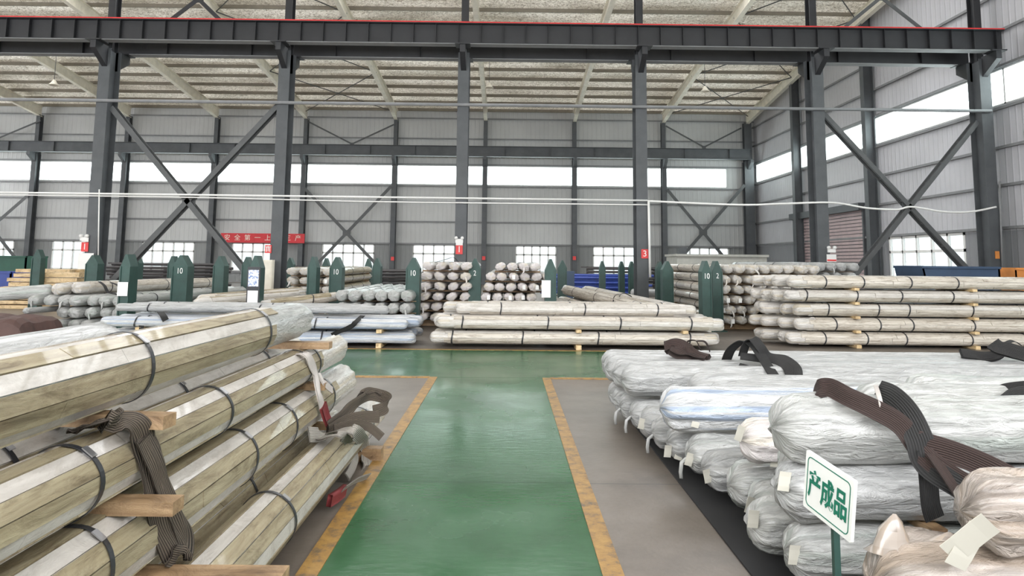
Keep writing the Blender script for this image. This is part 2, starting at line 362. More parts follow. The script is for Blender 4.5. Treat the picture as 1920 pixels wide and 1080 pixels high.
struct(MB().box(((XL+XR)/2, YF-0.06, 10.1), (XR-XL, 0.12, 4.2)).box(((XL+XR)/2, YF-0.06, 1.4), (XR-XL, 0.12, 2.8)).build('wall_front', 'clad_back'))  # full-width gap added behind the camera for frontal fill light
# --- roof
def slope_box(mb, x0, x1, ya, yb, dz0, th, mi=0):
    vs = [(x, y, roof(y)+dz0+t) for x in (x0, x1) for y in (ya, yb) for t in (0, th)]
    mb.add(vs, [(0, 1, 3, 2), (4, 6, 7, 5), (0, 4, 5, 1), (2, 3, 7, 6), (0, 2, 6, 4), (1, 5, 7, 3)], mi)
mb = MB(); slope_box(mb, XL, XR+0.1, 29.6, YB+0.15, 0, 0.12)
# near slope has open slots, added out of view to let daylight in
added_slots = []
for i in range(len(COLX)-1):
    a, b_ = COLX[i], COLX[i+1]; s0, s1 = (a+b_)/2-0.12, (a+b_)/2+0.12; added_slots.append((s0, s1))
edges = [XL]+[e for s_ in added_slots for e in s_]+[XR+0.1]
for k in range(0, len(edges), 2): slope_box(mb, edges[k], edges[k+1], YF, RY, 0, 0.12)
bs = [(COLX[i]+(0.75 if i < 8 else 2.2), COLX[i+1]-(0.75 if i < 8 else 2.2)) for i in range(len(COLX)-1)]; be = [XL]+[e for q in bs for e in q]+[XR+0.1]  # wide roof openings added out of view to light the back hall
for k in range(0, len(be), 2): slope_box(mb, be[k], be[k+1], RY, 29.6, 0, 0.12)
for s0, s1 in added_slots: slope_box(mb, s0, s1, YF, 0.0, 0, 0.12); slope_box(mb, s0, s1, 21.5, RY, 0, 0.12)
struct(mb.build('ceiling', 'roof_foil'))
k = 10
for y in [YB-0.35-1.5*j for j in range(31)]:
    if abs(y-RY) < 0.2: y += 0.3
    z = roof(y)-0.1
    k += 1
    o = MB().box(((XL+XR)/2, y, z), (XR-XL, 0.02, 0.2)).box(((XL+XR)/2, y-0.035, z-0.095), (XR-XL, 0.07, 0.014)).box(((XL+XR)/2, y+0.035, z+0.09), (XR-XL, 0.07, 0.014)).build('trim_%d' % k, 'purlin_tan'); struct(o)
# girts on back wall
for z in (0.68, 2.70, 4.2, 5.55, 6.62, 8.12, 9.9, 11.3):
    k += 1; struct(MB().box(((XL+XR)/2, YB-0.06, z), (XR-XL, 0.12, 0.05)).box(((XL+XR)/2, YB-0.11, z-0.04), (XR-XL, 0.015, 0.06)).build('trim_%d' % k, 'girt_grey'))
for z in (0.68, 2.86, 4.3, 5.6, 6.95, 8.38, 9.6, 10.9):
    k += 1; struct(MB().box((XR-0.06, (YF+YB)/2, z), (0.12, YB-YF, 0.05)).box((XR-0.11, (YF+YB)/2, z-0.04), (0.015, YB-YF, 0.06)).build('trim_%d' % k, 'girt_grey'))
# --- windows (frame with panes)
wn = 0
def window(axis, u0, u1, z0, z1, nx, zmid, fr=0.07):
    global wn; wn += 1
    f = MB()
    P = (lambda u, z, w_, h: f.box((u, YB+0.02, z), (w_, 0.10, h))) if axis == 'X' else (lambda u, z, w_, h: f.box((XR+0.02, u, z), (0.10, w_, h)))
    P((u0+u1)/2, z0+fr/2, u1-u0, fr); P((u0+u1)/2, z1-fr/2, u1-u0, fr); P(u0+fr/2, (z0+z1)/2, fr, z1-z0); P(u1-fr/2, (z0+z1)/2, fr, z1-z0)
    for q in range(1, nx): P(u0+(u1-u0)*q/nx, (z0+z1)/2, 0.09, z1-z0)
    if zmid: P((u0+u1)/2, zmid, u1-u0, 0.11)
    o = struct(f.build('window_%d' % wn, 'frame_white'))
    g = MB(); 
    if axis == 'X': g.box(((u0+u1)/2, YB+0.05, (z0+z1)/2), (u1-u0-0.04, 0.008, z1-z0-0.04))
    else: g.box((XR+0.05, (u0+u1)/2, (z0+z1)/2), (0.008, u1-u0-0.04, z1-z0-0.04))
    g.build('pane', 'window_glass' if zmid is None else 'window_glass_dimmed', o)
for q in lowwin: window('X', *q, 5, 2.02)
for q in rwin: window('Y', *q, 5, 2.12, 0.1)
xs = [XL+0.6]+[x for x in COLX[1:-1]]+[xclear1]
for a, b_ in zip(xs[:-1], xs[1:]): window('X', a, b_, CZ0, CZ1, 1, None, 0.04)
GY = [-1, 7.0, 15.0, 23.0, 31.3, 39.3, 46.6]
window('Y', YF+0.5, GY[1], SZ0, SZ1, 1, None, 0.04)
for a, b_ in zip(GY[1:-1], GY[2:]): window('Y', a, b_, SZ0, SZ1, 1, None, 0.04)
# roller shutter in the right wall
mb = MB(); z = 0.0
while z < door[3]: mb.box((XR-0.08, (door[0]+door[1])/2, z+0.06), (0.05, door[1]-door[0], 0.13)); z += 0.17
dr = struct(mb.build('door_1', 'shutter_grey'))
mb = MB()
for y in (door[0]-0.07, door[1]+0.07): mb.box((XR-0.1, y, 2.1), (0.14, 0.12, 4.2))
mb.box((XR-0.2, (door[0]+door[1])/2, 4.3), (0.36, door[1]-door[0]+0.3, 0.35)); mb.build('shutter_guide', 'steel_grey', dr)

# ================================================================== STEEL FRAME
def hsec(mb, x, y, z0, z1, fw, d, axis='Y', t=0.02, tw=0.014):
    zc, h = (z0+z1)/2, z1-z0
    if axis == 'Y':
        mb.box((x, y-d/2, zc), (fw, t, h)); mb.box((x, y+d/2, zc), (fw, t, h)); mb.box((x, y, zc), (tw, d, h))
    else:
        mb.box((x-d/2, y, zc), (t, fw, h)); mb.box((x+d/2, y, zc), (t, fw, h)); mb.box((x, y, zc), (d, tw, h))
names_n = ['far left', 'left-hand', 'first', 'second', 'third', 'fourth', 'fifth', 'sixth']
Y1 = 23.4
nearlab = {4: 'with the blue and white notice board at its foot', 5: 'right of the braced bay, cream cabinet at its foot', 6: 'standing behind the left tall end-on stack',
           7: 'with a white conduit running down its right side', 8: 'rising behind the tall bundles on the right', 9: 'close to the right wall, beside the blue skip'}
GZ0, GZ1 = 8.72, 9.42
for i, x in enumerate(COLX):
    if i < 3: continue
    lab = 'tall dark grey crane column '+nearlab.get(i, 'beyond the left edge of the photo')
    c = empty('crane_column', (x, Y1, 0), lab, 'column', 'crane columns in the near row')
    mb = MB(); hsec(mb, 0, 0, 0.02, GZ0-0.1, 0.38, 0.62); mb.build('column_shaft', 'steel_grey', c)
    mb = MB(); hsec(mb, 0, 0.05, GZ0-0.1, roof(Y1)-0.55, 0.24, 0.34); mb.build('upper_shaft', 'girder_dark', c)
    MB().box((0, 0, 0.01), (0.5, 0.8, 0.02)).build('base_plate', 'steel_grey', c)
    mb = MB()
    for s_ in (-1, 1): mb.prism([(-0.09, s_*0.3, GZ0-0.75), (-0.09, s_*1.05, GZ0-0.3), (-0.09, s_*1.05, GZ0-0.04), (-0.09, s_*0.3, GZ0-0.04)], (0.18, 0, 0))
    mb.box((0, -0.85, GZ0-0.02), (0.5, 0.5, 0.04)); mb.box((0, 0.85, GZ0-0.02), (0.5, 0.5, 0.04)); mb.build('girder_bracket', 'girder_dark', c)
# crane girders: one either side of the near columns
def girder(name, y, x0, x1, z0, z1, label, rail=True, stiff=0.75, grp=None):
    g = empty(name, ((x0+x1)/2, y, z0), label, 'crane girder', grp); c = (x0+x1)/2; h = z1-z0
    L = x1-x0
    mb = MB(); mb.box((0, 0, 0.012), (L, 0.30, 0.024)); mb.box((0, 0, h-0.012), (L, 0.36, 0.024)); mb.box((0, 0, h/2), (L, 0.014, h)); mb.build('girder_beam', 'girder_dark', g)
    mb = MB(); x = -L/2+0.3
    while x < L/2: mb.box((x, 0, h/2), (0.012, 0.27, h-0.05)); x += stiff
    mb.build('stiffener', 'girder_dark', g)['kind'] = 'stuff'
    MB().box((0, 0, -0.012), (L, 0.34, 0.022)).build('lit_flange', 'girt_grey', g)  # paler grey plate paints the lit bottom edge of the girder
    if rail:
        MB().box((0, -0.16, h+0.02), (L, 0.04, 0.038)).build('crane_rail', 'rail_red', g)['label'] = 'red painted crane rail'
    return g
GXE = D(1877, 62, Y1-0.85).x
girder('crane_girder', Y1-0.85, XL+0.5, GXE, GZ0, GZ1, 'dark steel crane girder with red rail running across the whole top of the photo')
girder('crane_girder', Y1+0.85, XL+0.5, GXE, GZ0, GZ1, 'dark plain girder just behind and below the red-railed crane girder', False, 3.0)
# column pieces beyond GXE
# back row columns
backlab = ['beyond the left edge', 'over the lumber pile', 'left of the wide brace', 'behind the left end of the red banner', 'at the right end of the red banner', 'between the fourth and fifth low windows',
           'behind the two tall end-on stacks', 'rising over the blue pipes', 'left of the half-hidden low window', 'in the right rear corner of the hall']
for i, x in enumerate(COLX):
    c = empty('wall_column', (x, YB-0.45, 0), 'slim grey back wall column '+backlab[i], 'column', 'columns along the back wall')
    big = i == 9
    mb = MB(); hsec(mb, 0, 0, 0.02, 8.45, 0.62 if big else 0.32, 0.45); mb.build('column_shaft', 'steel_grey', c)
    mb = MB(); hsec(mb, 0, 0.05, 8.45, 11.15, 0.5 if big else 0.26, 0.36); mb.build('upper_shaft', 'steel_grey', c)
    MB().prism([(-0.1, -0.22, 7.9), (-0.1, -0.85, 8.3), (-0.1, -0.85, 8.5), (-0.1, -0.22, 8.5)], (0.2, 0, 0)).build('girder_bracket', 'steel_grey', c)
g = girder('crane_girder', YB-1.15, XL+0.5, 16.2, 8.52, 9.2, 'grey crane girder running along the back wall above the clerestory', False, 3.0)
for ch in g.children:
    ch.data.materials[0] = MATS['steel_grey']
    if ch.name.startswith('stiff'): pass
# rafters
def rafter(x, i):
    r_ = empty('roof_rafter', (x, YB-0.3, 11.0), 'beige rafter over wall column '+backlab[i], 'rafter', 'roof rafters')
    mb = MB(); ya, yb = YB-0.3, -2.5
    def seg(y0_, y1_, d0, d1):
        for (xx, w_) in ((0, 0.012),):
            vs = [(xx-w_/2, y0_-ya, roof(y0_)-0.2-11.0), (xx-w_/2, y1_-ya, roof(y1_)-0.2-11.0), (xx-w_/2, y1_-ya, roof(y1_)-0.2-d1-11.0), (xx-w_/2, y0_-ya, roof(y0_)-0.2-d0-11.0)]
            mb.prism(vs, (w_, 0, 0))
        for off, dd in ((0.0, 0), (1, 1)):
            a = Vector((0, y0_-ya, roof(y0_)-0.2-11.0-(d0 if off else 0))); b_ = Vector((0, y1_-ya, roof(y1_)-0.2-11.0-(d1 if off else 0)))
            mb.bar(a, b_, 0.24, 0.02)
    seg(ya, 38, 0.70, 0.50); seg(38, RY, 0.50, 0.62); seg(RY, 0, 0.62, 0.5); seg(0, yb, 0.5, 0.6)
    mb.build('rafter_beam', 'rafter_beige', r_)
    return r_
for i, x in enumerate(COLX):
    if i >= 1: rafter(x, i)
# right gable columns
gl = {1: 'right of the camera', 2: 'beyond the right edge', 3: 'thick one beside the near crane column', 4: 'left of the white framed side window', 5: 'on the far side of the roller shutter'}
for j in (3, 4, 5):
    y = GY[j]
    if j == 3: continue
    c = empty('gable_column', (XR-0.35, y, 0), 'tall grey column against the right wall, '+gl[j], 'column', 'columns along the right wall')
    mb = MB(); hsec(mb, 0, 0, 0.02, roof(y)-0.25, 0.34, 0.42, 'X'); mb.build('column_shaft', 'steel_grey', c)
    MB().box((0, 0, 0.01), (0.6, 0.5, 0.02)).build('base_plate', 'steel_grey', c)
# tie pipe along near columns
o = MB().tube([(XL+1, Y1-0.38, 6.78), (16.4, Y1-0.38, 6.78)], 0.055).build('tie_pipe', 'girt_grey'); tag(o, 'thin grey tie pipe running level between the near crane columns', 'pipe')
# cross braces
def brace(Y, A, B, C_, D_, wd, label, mat='brace_grey', n='cross_brace', double=True, grp='cross braces'):
    """A-B and C-D as bars in the plane Y; each given (x,z)"""
    cx = (A[0]+B[0])/2; cz = (A[1]+B[1])/2
    r_ = empty(n, (cx, Y, cz), label, 'cross brace', grp)
    for (P, Q) in ((A, B), (C_, D_)):
        a = Vector((P[0]-cx, 0, P[1]-cz)); b_ = Vector((Q[0]-cx, 0, Q[1]-cz)); mb = MB()
        if double:
            mb.bar(a+Vector((0, -0.14, 0)), b_+Vector((0, -0.14, 0)), 0.02, wd, 0); mb.bar(a+Vector((0, 0.14, 0)), b_+Vector((0, 0.14, 0)), 0.02, wd, 0)
            mb.bar(a+Vector((0, -0.11, 0)), b_+Vector((0, -0.11, 0)), 0.07, 0.02, 0); mb.bar(a+Vector((0, 0.11, 0)), b_+Vector((0, 0.11, 0)), 0.07, 0.02, 0)
            L = (b_-a); nn = int(L.length/0.9)
            for q in range(1, nn): mb.box(a+L*q/nn, (0.06, 0.28, 0.06))
        else: mb.bar(a, b_, 0.02, wd)
        mb.build('brace_bar', mat, r_)
    # gusset at crossing
    x1, z1, x2, z2 = A[0], A[1], B[0], B[1]; x3, z3, x4, z4 = C_[0], C_[1], D_[0], D_[1]
    den = (x1-x2)*(z3-z4)-(z1-z2)*(x3-x4)
    px_ = ((x1*z2-z1*x2)*(x3-x4)-(x1-x2)*(x3*z4-z3*x4))/den; pz_ = ((x1*z2-z1*x2)*(z3-z4)-(z1-z2)*(x3*z4-z3*x4))/den
    MB().box((px_-cx, 0, pz_-cz), (wd*2.6, 0.03, wd*1.9)).build('gusset_plate', mat, r_)
def xz(px, py, Y): p_ = D(px, py, Y); return (p_.x, p_.z)
def seg(Y, a, b_, xa, xb):
    (x1, z1), (x2, z2) = xz(*a, Y), xz(*b_, Y); f_ = lambda x: (x, max(0.12, z1+(z2-z1)*(x-x1)/(x2-x1)))
    return f_(xa), f_(xb)
brace(Y1, *seg(Y1, (200, 188), (462, 512), -13.54, -7.86), *seg(Y1, (505, 218), (215, 525), -7.86, -13.54), 0.17, 'large dark double-angle cross brace between the two leftmost crane columns')
brace(Y1, *seg(Y1, (1558, 232), (1806, 500), 10.76, 16.09), *seg(Y1, (1838, 218), (1628, 484), 16.09, 10.76), 0.15, 'grey cross brace in front of the white side window at right')
YBk = YB-0.75
brace(YBk, *seg(YBk, (602, 386), (702, 492), -13.6, -7.8), *seg(YBk, (722, 362), (602, 496), -7.8, -13.6), 0.2, 'thin grey cross brace on the back wall over the fourth low window', double=False)
brace(YBk, *seg(YBk, (1248, 352), (1354, 478), 10.7, 15.95), *seg(YBk, (1392, 352), (1285, 474), 15.95, 10.7), 0.2, 'grey cross brace on the back wall near the right rear corner', double=False)
brace(YBk, *seg(YBk, (-92, 330), (10, 460), -37.7, -32.0), *seg(YBk, (72, 348), (-60, 470), -32.0, -37.7), 0.2, 'grey cross brace on the back wall at the left edge', double=False)
def vee(Y, A, B, C_, wd, label, mat='brace_grey'):
    r_ = empty('chevron_brace', (B[0], Y, B[1]), label, 'chevron brace', 'chevron braces')
    for P in (A, C_): MB().bar((P[0]-B[0], 0, P[1]-B[1]), (0, 0, 0), 0.03, wd).build('brace_bar', mat, r_)
    MB().box((0, 0, 0), (wd*2.5, 0.04, wd*1.8)).build('gusset_plate', mat, r_)
vee(YBk, xz(578, 228, YBk), xz(660, 270, YBk), xz(742, 232, YBk), 0.10, 'thin V shaped brace above the clerestory left of centre')
vee(YBk, xz(1248, 236, YBk), xz(1320, 276, YBk), xz(1390, 240, YBk), 0.10, 'thin V shaped brace above the clerestory near the right rear corner')
vee(YBk, xz(-90, 226, YBk), xz(-10, 262, YBk), xz(76, 226, YBk), 0.10, 'thin V shaped brace above the clerestory at the left edge')
vee(Y1, xz(310, 45, Y1), xz(372, -2, Y1), xz(420, 45, Y1), 0.14, 'dark inverted V brace standing on the girder at the upper left', 'girder_dark')
vee(Y1, xz(1585, 50, Y1), xz(1652, -5, Y1), xz(1735, 60, Y1), 0.12, 'grey inverted V brace standing on the girder at the upper right')
# roof bracing rods
def rod(x0, ya, x1, yb, label):
    z = lambda y: roof(y)-0.42
    tag(MB().tube([(x0, ya, z(ya)), (x1, yb, z(yb))], 0.028, 6).build('roof_brace_rod', 'brace_grey'), label, 'brace rod', 'roof bracing rods')
for (i, nm) in ((5-1, 'left of centre'), (8, 'at the right')):
    for q, (ya, yb) in enumerate(((46.3, 39), (39, 31.5), (31.5, 24.5))):
        a, b_ = COLX[i], COLX[i+1]; w_ = ['eave end', 'mid slope', 'girder end'][q]
        rod(a, ya, b_, yb, 'roof bracing rod, %s, bay %s, rising to the right' % (w_, nm))
        rod(b_, ya, a, yb, 'roof bracing rod, %s, bay %s, rising to the left' % (w_, nm))
# hanging high bay lamp
def lamp(px, py, Y, where):
    p_ = D(px, py, Y); l = empty('high_bay_lamp', p_, 'small bell shaped high bay lamp hanging '+where, 'lamp', 'high bay lamps')
    zt = roof(Y)-p_.z-0.02
    MB().tube([(0, 0, 0.25), (0, 0, zt)], 0.012, 6).build('lamp_rod', 'steel_grey', l)
    mb = MB(); prof = [(0.05, 0.28), (0.09, 0.2), (0.12, 0.14), (0.24, 0.0), (0.23, 0.0), (0.1, 0.13)]; seg = 16
    vs = [(r_*math.cos(2*PI*k/seg), r_*math.sin(2*PI*k/seg), z) for r_, z in prof for k in range(seg)]
    mb.add(vs, [(j*seg+k, j*seg+(k+1) % seg, (j+1)*seg+(k+1) % seg, (j+1)*seg+k) for j in range(len(prof)-1) for k in range(seg)], 0, None, True); mb.build('lamp_shade', 'rafter_beige', l)
lamp(1322, 172, 33, 'under the roof at the right'); lamp(917, 165, 35, 'beside the central rafter'); lamp(101, 160, 33, 'under the roof at the left')

# conduits / cables
def cable(name, pts, r, mat, label, cat='cable'):
    return tag(MB().tube(pts, r, 8).build(name, mat), label, cat)
YC = Y1-0.42
def catm(P, n=10):
    P = [Vector(p_) for p_ in P]; out = []
    for i in range(len(P)-1):
        a = P[max(i-1, 0)]; b_ = P[i]; c = P[i+1]; d = P[min(i+2, len(P)-1)]
        for t in range(n):
            t /= n; out.append(0.5*((2*b_)+(c-a)*t+(2*a-5*b_+4*c-d)*t*t+(3*b_-a-3*c+d)*t**3))
    return out+[P[-1]]
cable('cable', [D(-300, 357, YC), D(1214, 376, YC)], 0.03, 'pvc_white', 'straight white conduit strung across the near crane columns, upper of two')
cable('cable', catm([D(-300, 362, YC), D(300, 369, YC), D(700, 378, YC), D(1214, 384, YC)]), 0.022, 'pvc_white', 'lower thin white cable strung across the near crane columns')
cable('cable', catm([D(1214, 377, YC), D(1380, 384, YC), D(1470, 382, YC), D(1560, 380, YC), D(1625, 390, YC), D(1680, 393, YC), D(1710, 388, YC), D(1770, 397, YC), D(1820, 397, YC), D(1868, 388, YC)]), 0.032, 'pvc_white', 'wavy thick white cable sagging across the right bay')
cable('conduit', [D(1216, 378, YC), D(1219, 520, YC)], 0.04, 'pvc_white', 'vertical white conduit on the fourth column beside the red number three', 'conduit')
cable('conduit', [D(186, 355, YC), D(184, 490, YC)], 0.02, 'pvc_white', 'thin vertical white conduit on the leftmost crane column', 'conduit')
cable('conduit', [D(1874, 340, YC), D(1880, 515, YC)], 0.03, 'girt_grey', 'grey vertical conduit by the column at the right edge', 'conduit')

# ================================================================== BUNDLES
def body_mesh(L, r, mat, seed, seg=20, nl=16, crink=0.05, flat_z=1.0, tail=0.0, poly=0.0, npoly=7, endmat=None):
    """wrapped bundle lying along +Y from 0 to L, lumpy closed ends"""
    rr = random.Random(seed); mb = MB(); rings = []
    ec = r*0.75
    ys = [0.0, ec*0.12, ec*0.4, ec*0.8]+[ec*0.8+(L-ec*1.6)*(i+1)/(nl-1) for i in range(nl-2)]+[L-ec*0.8, L-ec*0.4, L-ec*0.12, L]
    def env(y):
        e = min(y, L-y)/ec
        return 1.0 if e >= 0.8 else (0.42+0.58*math.sqrt(max(0, 1-(1-e/0.8)**2)))
    off = Vector((seed*7.3, seed*3.1, 0))
    for y in ys:
        e = env(y); ring = []
        ne = min(y, L-y)
        for k in range(seg):
            a = 2*PI*k/seg
            n_ = noise.noise(Vector((math.cos(a)*2.2, math.sin(a)*2.2, y*1.6))+off)+0.6*noise.noise(Vector((math.cos(a)*5, math.sin(a)*5, y*4.5))+off)
            boost = 1+2.2*max(0, 1-ne/0.45)
            q = r*e*(1+crink*boost*n_+poly*math.cos(npoly*a+seed))
            ring.append((q*math.cos(a), y+(0.03*n_ if ne < 0.2 else 0), q*math.sin(a)*flat_z))
        rings.append(ring)
    vs = [p_ for ring in rings for p_ in ring]; fs = []; uv = []; C = 2*PI*r
    for i in range(len(ys)-1):
        for k in range(seg):
            fs.append((i*seg+k, (i+1)*seg+k, (i+1)*seg+(k+1) % seg, i*seg+(k+1) % seg))
            uv.append([(C*k/seg, ys[i]), (C*k/seg, ys[i+1]), (C*(k+1)/seg, ys[i+1]), (C*(k+1)/seg, ys[i])])
    mb.add(vs, fs, 0, uv, True)
    for (base, y, s_) in ((0, -0.02, 1), ((len(ys)-1)*seg, L+0.02, -1)):
        o = len(mb.v); mb.v.append((0, y, 0)); 
        for k in range(seg):
            a, b_ = base+k, base+(k+1) % seg
            mb.f.append((a, b_, o) if s_ == 1 else (b_, a, o)); mb.m.append(0); mb.sm.append(True)
            mb.uv.append([(C*k/seg, 0), (C*(k+1)/seg, 0), (C*(k+.5)/seg, 0.1)])
    if tail:   # twisted film tail hanging from the near end
        P = [(0, 0.0, -r*0.1), (0.01, -0.05, -r*0.4), (0.02, -0.06, -r*0.9), (0.0, -0.05, -r*0.9-tail)]
        w_ = [0.03, 0.025, 0.02, 0.012]
        vs = []
        for (x, y, z), ww in zip(P, w_): vs += [(x-ww, y, z), (x+ww, y+0.01, z), (x+ww*0.3, y-0.012, z)]
        mb.add(vs, [(i*3+a, i*3+(a+1) % 3, (i+1)*3+(a+1) % 3, (i+1)*3+a) for i in range(3) for a in range(3)], 0, None, True)
    return mb.mesh('bundle_wrap', [mat])
def slat_mesh(L, r, mats, seed, y0_=0.3, y1_=0.2, angs=None, wd=0.075, th=0.012, arc=3, fz=1.0):
    rr = random.Random(seed); mb = MB(); n = 8
    angs = angs or [2*PI*k/n+0.2 for k in range(n)]
    for j, a0 in enumerate(angs):
        half = wd/2/r; y = y0_+rr.uniform(-0.08, 0.12); yend = L-y1_+rr.uniform(-0.1, 0.06); mi = rr.randrange(len(mats))
        while y < yend-0.2:
            ln = min(rr.uniform(1.1, 2.2), yend-y); da = rr.uniform(-0.04, 0.04); nn = arc
            vs = []
            for yy in (y, y+ln-0.012):
                for q in range(nn+1):
                    a = a0+da-half+2*half*q/nn
                    for rad in (r*0.985, r+th): vs.append((rad*math.cos(a), yy, rad*math.sin(a)*fz))
            m_ = 2*(nn+1); fs = []; uv = []
            def U(i): return (vs[i][0]*0.5+j*0.37+rr.random()*0, vs[i][1]+j*1.7)
            def u2(i):
                q = (i % m_)//2
                return (j*0.3+q*wd/nn, vs[i][1]+j*1.7)
            for q in range(nn):
                a, b_ = q*2+1, q*2+3
                fs.append((a, m_+a, m_+b_, b_))
            fs += [(0, m_, m_+1, 1), (nn*2+1, m_+nn*2+1, m_+nn*2, nn*2)]
            fs.append(tuple([q*2+1 for q in range(nn+1)]+[q*2 for q in range(nn, -1, -1)]))
            fs.append(tuple([m_+q*2 for q in range(nn+1)]+[m_+q*2+1 for q in range(nn, -1, -1)]))
            uv = [[u2(i) for i in f] for f in fs]
            mb.add(vs, fs, mi, uv); y += ln
    return mb.mesh('plank_lagging', mats)
def ring_mesh(r, wd=0.022, th=0.004, seg=24, nz=0.0, seed=0, mat='strap_black', fz=1.0):
    mb = MB(); vs = []
    for k in range(seg):
        a = 2*PI*k/seg; q = r*(1+nz*noise.noise(Vector((math.cos(a)*2+seed, math.sin(a)*2, 0)))); dy = 0.01*math.sin(a*2+seed)
        for (rad, y) in ((q, -wd/2), (q+th, -wd/2), (q+th, wd/2), (q, wd/2)): vs.append((rad*math.cos(a), y+dy, rad*math.sin(a)*fz))
    fs = [(k*4+j, k*4+(j+1) % 4, ((k+1) % seg)*4+(j+1) % 4, ((k+1) % seg)*4+j) for k in range(seg) for j in range(4)]
    mb.add(vs, fs, 0, None, False); return mb.mesh('strap', [mat])
def orient(o, p0, p1, roll=0.0):
    d = (Vector(p1)-Vector(p0)).normalized(); x = d.cross(Vector((0, 0, 1))).normalized(); z = x.cross(d)
    m_ = Matrix((x, d, z)).transposed() @ Matrix.Rotation(roll, 3, 'Y')
    o.location = p0; o.rotation_euler = m_.to_euler()
cache = {}
def bundle(p0, p1, r, style, label, group, seed, straps=(), detail=0, flat_z=1.0, roll=None, tail=0.0, name='pipe_bundle', variants=4, slat=None, st_w=0.022, crink=0.05, poly=0.0):
    """style: film material, slat = list of plank materials or None"""
    L = (Vector(p1)-Vector(p0)).length; Lr = round(L, 2); sv = seed % variants if variants else seed
    key = (style, Lr, round(r, 3), sv, detail, flat_z, round(tail, 2), crink, poly)
    if key not in cache:
        seg, nl = ((18, 14), (32, 40), (56, 90))[detail]
        cache[key] = body_mesh(L, r, style, sv+1, seg, nl, crink, flat_z, tail, poly)
    o = link(name, cache[key]); orient(o, p0, p1, R.uniform(-0.5, 0.5) if roll is None else roll)
    tag(o, label, 'pipe bundle', group)
    if slat:
        k2 = (tuple(slat), Lr, round(r, 3), sv, flat_z)
        if k2 not in cache: cache[k2] = slat_mesh(L, r, slat, sv+11, wd=2*PI*r/8*0.92 if detail < 2 else 2*PI*r/8*0.88, arc=2 if detail < 2 else 3, fz=flat_z)
        link('plank_lagging', cache[k2], o)
    for s_ in straps:
        k3 = ('st', round(r, 3), st_w, bool(slat), flat_z)
        if k3 not in cache: cache[k3] = ring_mesh(r+(0.013 if slat else 0.004+crink*r*0.6), st_w, 0.004 if detail else 0.006, 24, 0, 0, 'strap_black', flat_z)
        link('strap', cache[k3], o, (0, s_, 0))
    return o
def paper_tag(o, loc, w_=0.05, h=0.085, rot=(0, 0, 0), s_=None, mat='paper'):
    mb = MB(); n = 4
    vs = [(w_*(a-0.5)+0.0, 0.0015*math.sin(b_*1.4), -h*b_/n) for b_ in range(n+1) for a in (0, 1)]
    vs += [(x, y+0.0015, z) for x, y, z in vs]; m_ = (n+1)*2
    fs = [(i*2, i*2+1, i*2+3, i*2+2) for i in range(n)]+[(m_+i*2, m_+i*2+2, m_+i*2+3, m_+i*2+1) for i in range(n)]
    fs += [(i*2, i*2+2, m_+i*2+2, m_+i*2) for i in range(n)]+[(i*2+1, m_+i*2+1, m_+i*2+3, i*2+3) for i in range(n)]
    mb.add(vs, fs); t = mb.build('paper_tag', mat, o); 
    M_ = o.matrix_basis.inverted() @ Matrix.Translation(loc) @ Matrix.Rotation(rot[2], 4, 'Z') @ Matrix.Rotation(rot[0], 4, 'X') @ Matrix.Rotation(rot[1], 4, 'Y')
    t.matrix_basis = M_; return t

WOOD = ['slat_wood', 'slat_wood', 'slat_pale', 'slat_film']; PALE = ['slat_pale', 'slat_film', 'slat_film', 'slat_pale']
# ---------------- left foreground pile, running away from the camera
def side_pts(x, z, y0_, y1_): return (x, y0_, z), (x, y1_, z)
NEARW = ['slat_wood', 'slat_film', 'slat_wood', 'slat_film', 'slat_pale']
GL = 'plank-lagged bundles of the left foreground pile'
def near(x, z, r, y1_, label, straps, seed, film_='film_lagged', y0_=0.55, roll=0.0, slats=NEARW, dx=0.0, ang=None):
    p1, p0 = Vector((x+dx, y1_, z)), Vector((x, y0_, z))     # dressed end is the far one
    L = (p1-p0).length
    o = link('pipe_bundle', body_mesh(L, r, film_, seed, 48, 80, 0.035)); orient(o, p0, p1, roll); tag(o, label, 'pipe bundle', GL)
    if slats:
        angs = [2*PI*k/9+0.15 for k in range(9)]
        me = near_slats(L, r, seed, angs); link('plank_lagging', me, o)
    for s_ in straps:
        st_ = link('strap', ring_mesh(r+0.014, 0.021, 0.003, 40, 0.0, seed), o, (0, s_-y0_, 0))
        bk = MB(); a_ = math.radians(52); M_ = Matrix.Rotation(-a_+PI/2, 3, 'Y'); bk.box(((r+0.0195)*math.cos(a_), 0, (r+0.0195)*math.sin(a_)), (0.045, 0.027, 0.004), 0, M_); bk.build('buckle', 'buckle_steel', st_)['label'] = 'small steel strap buckle'
    return o
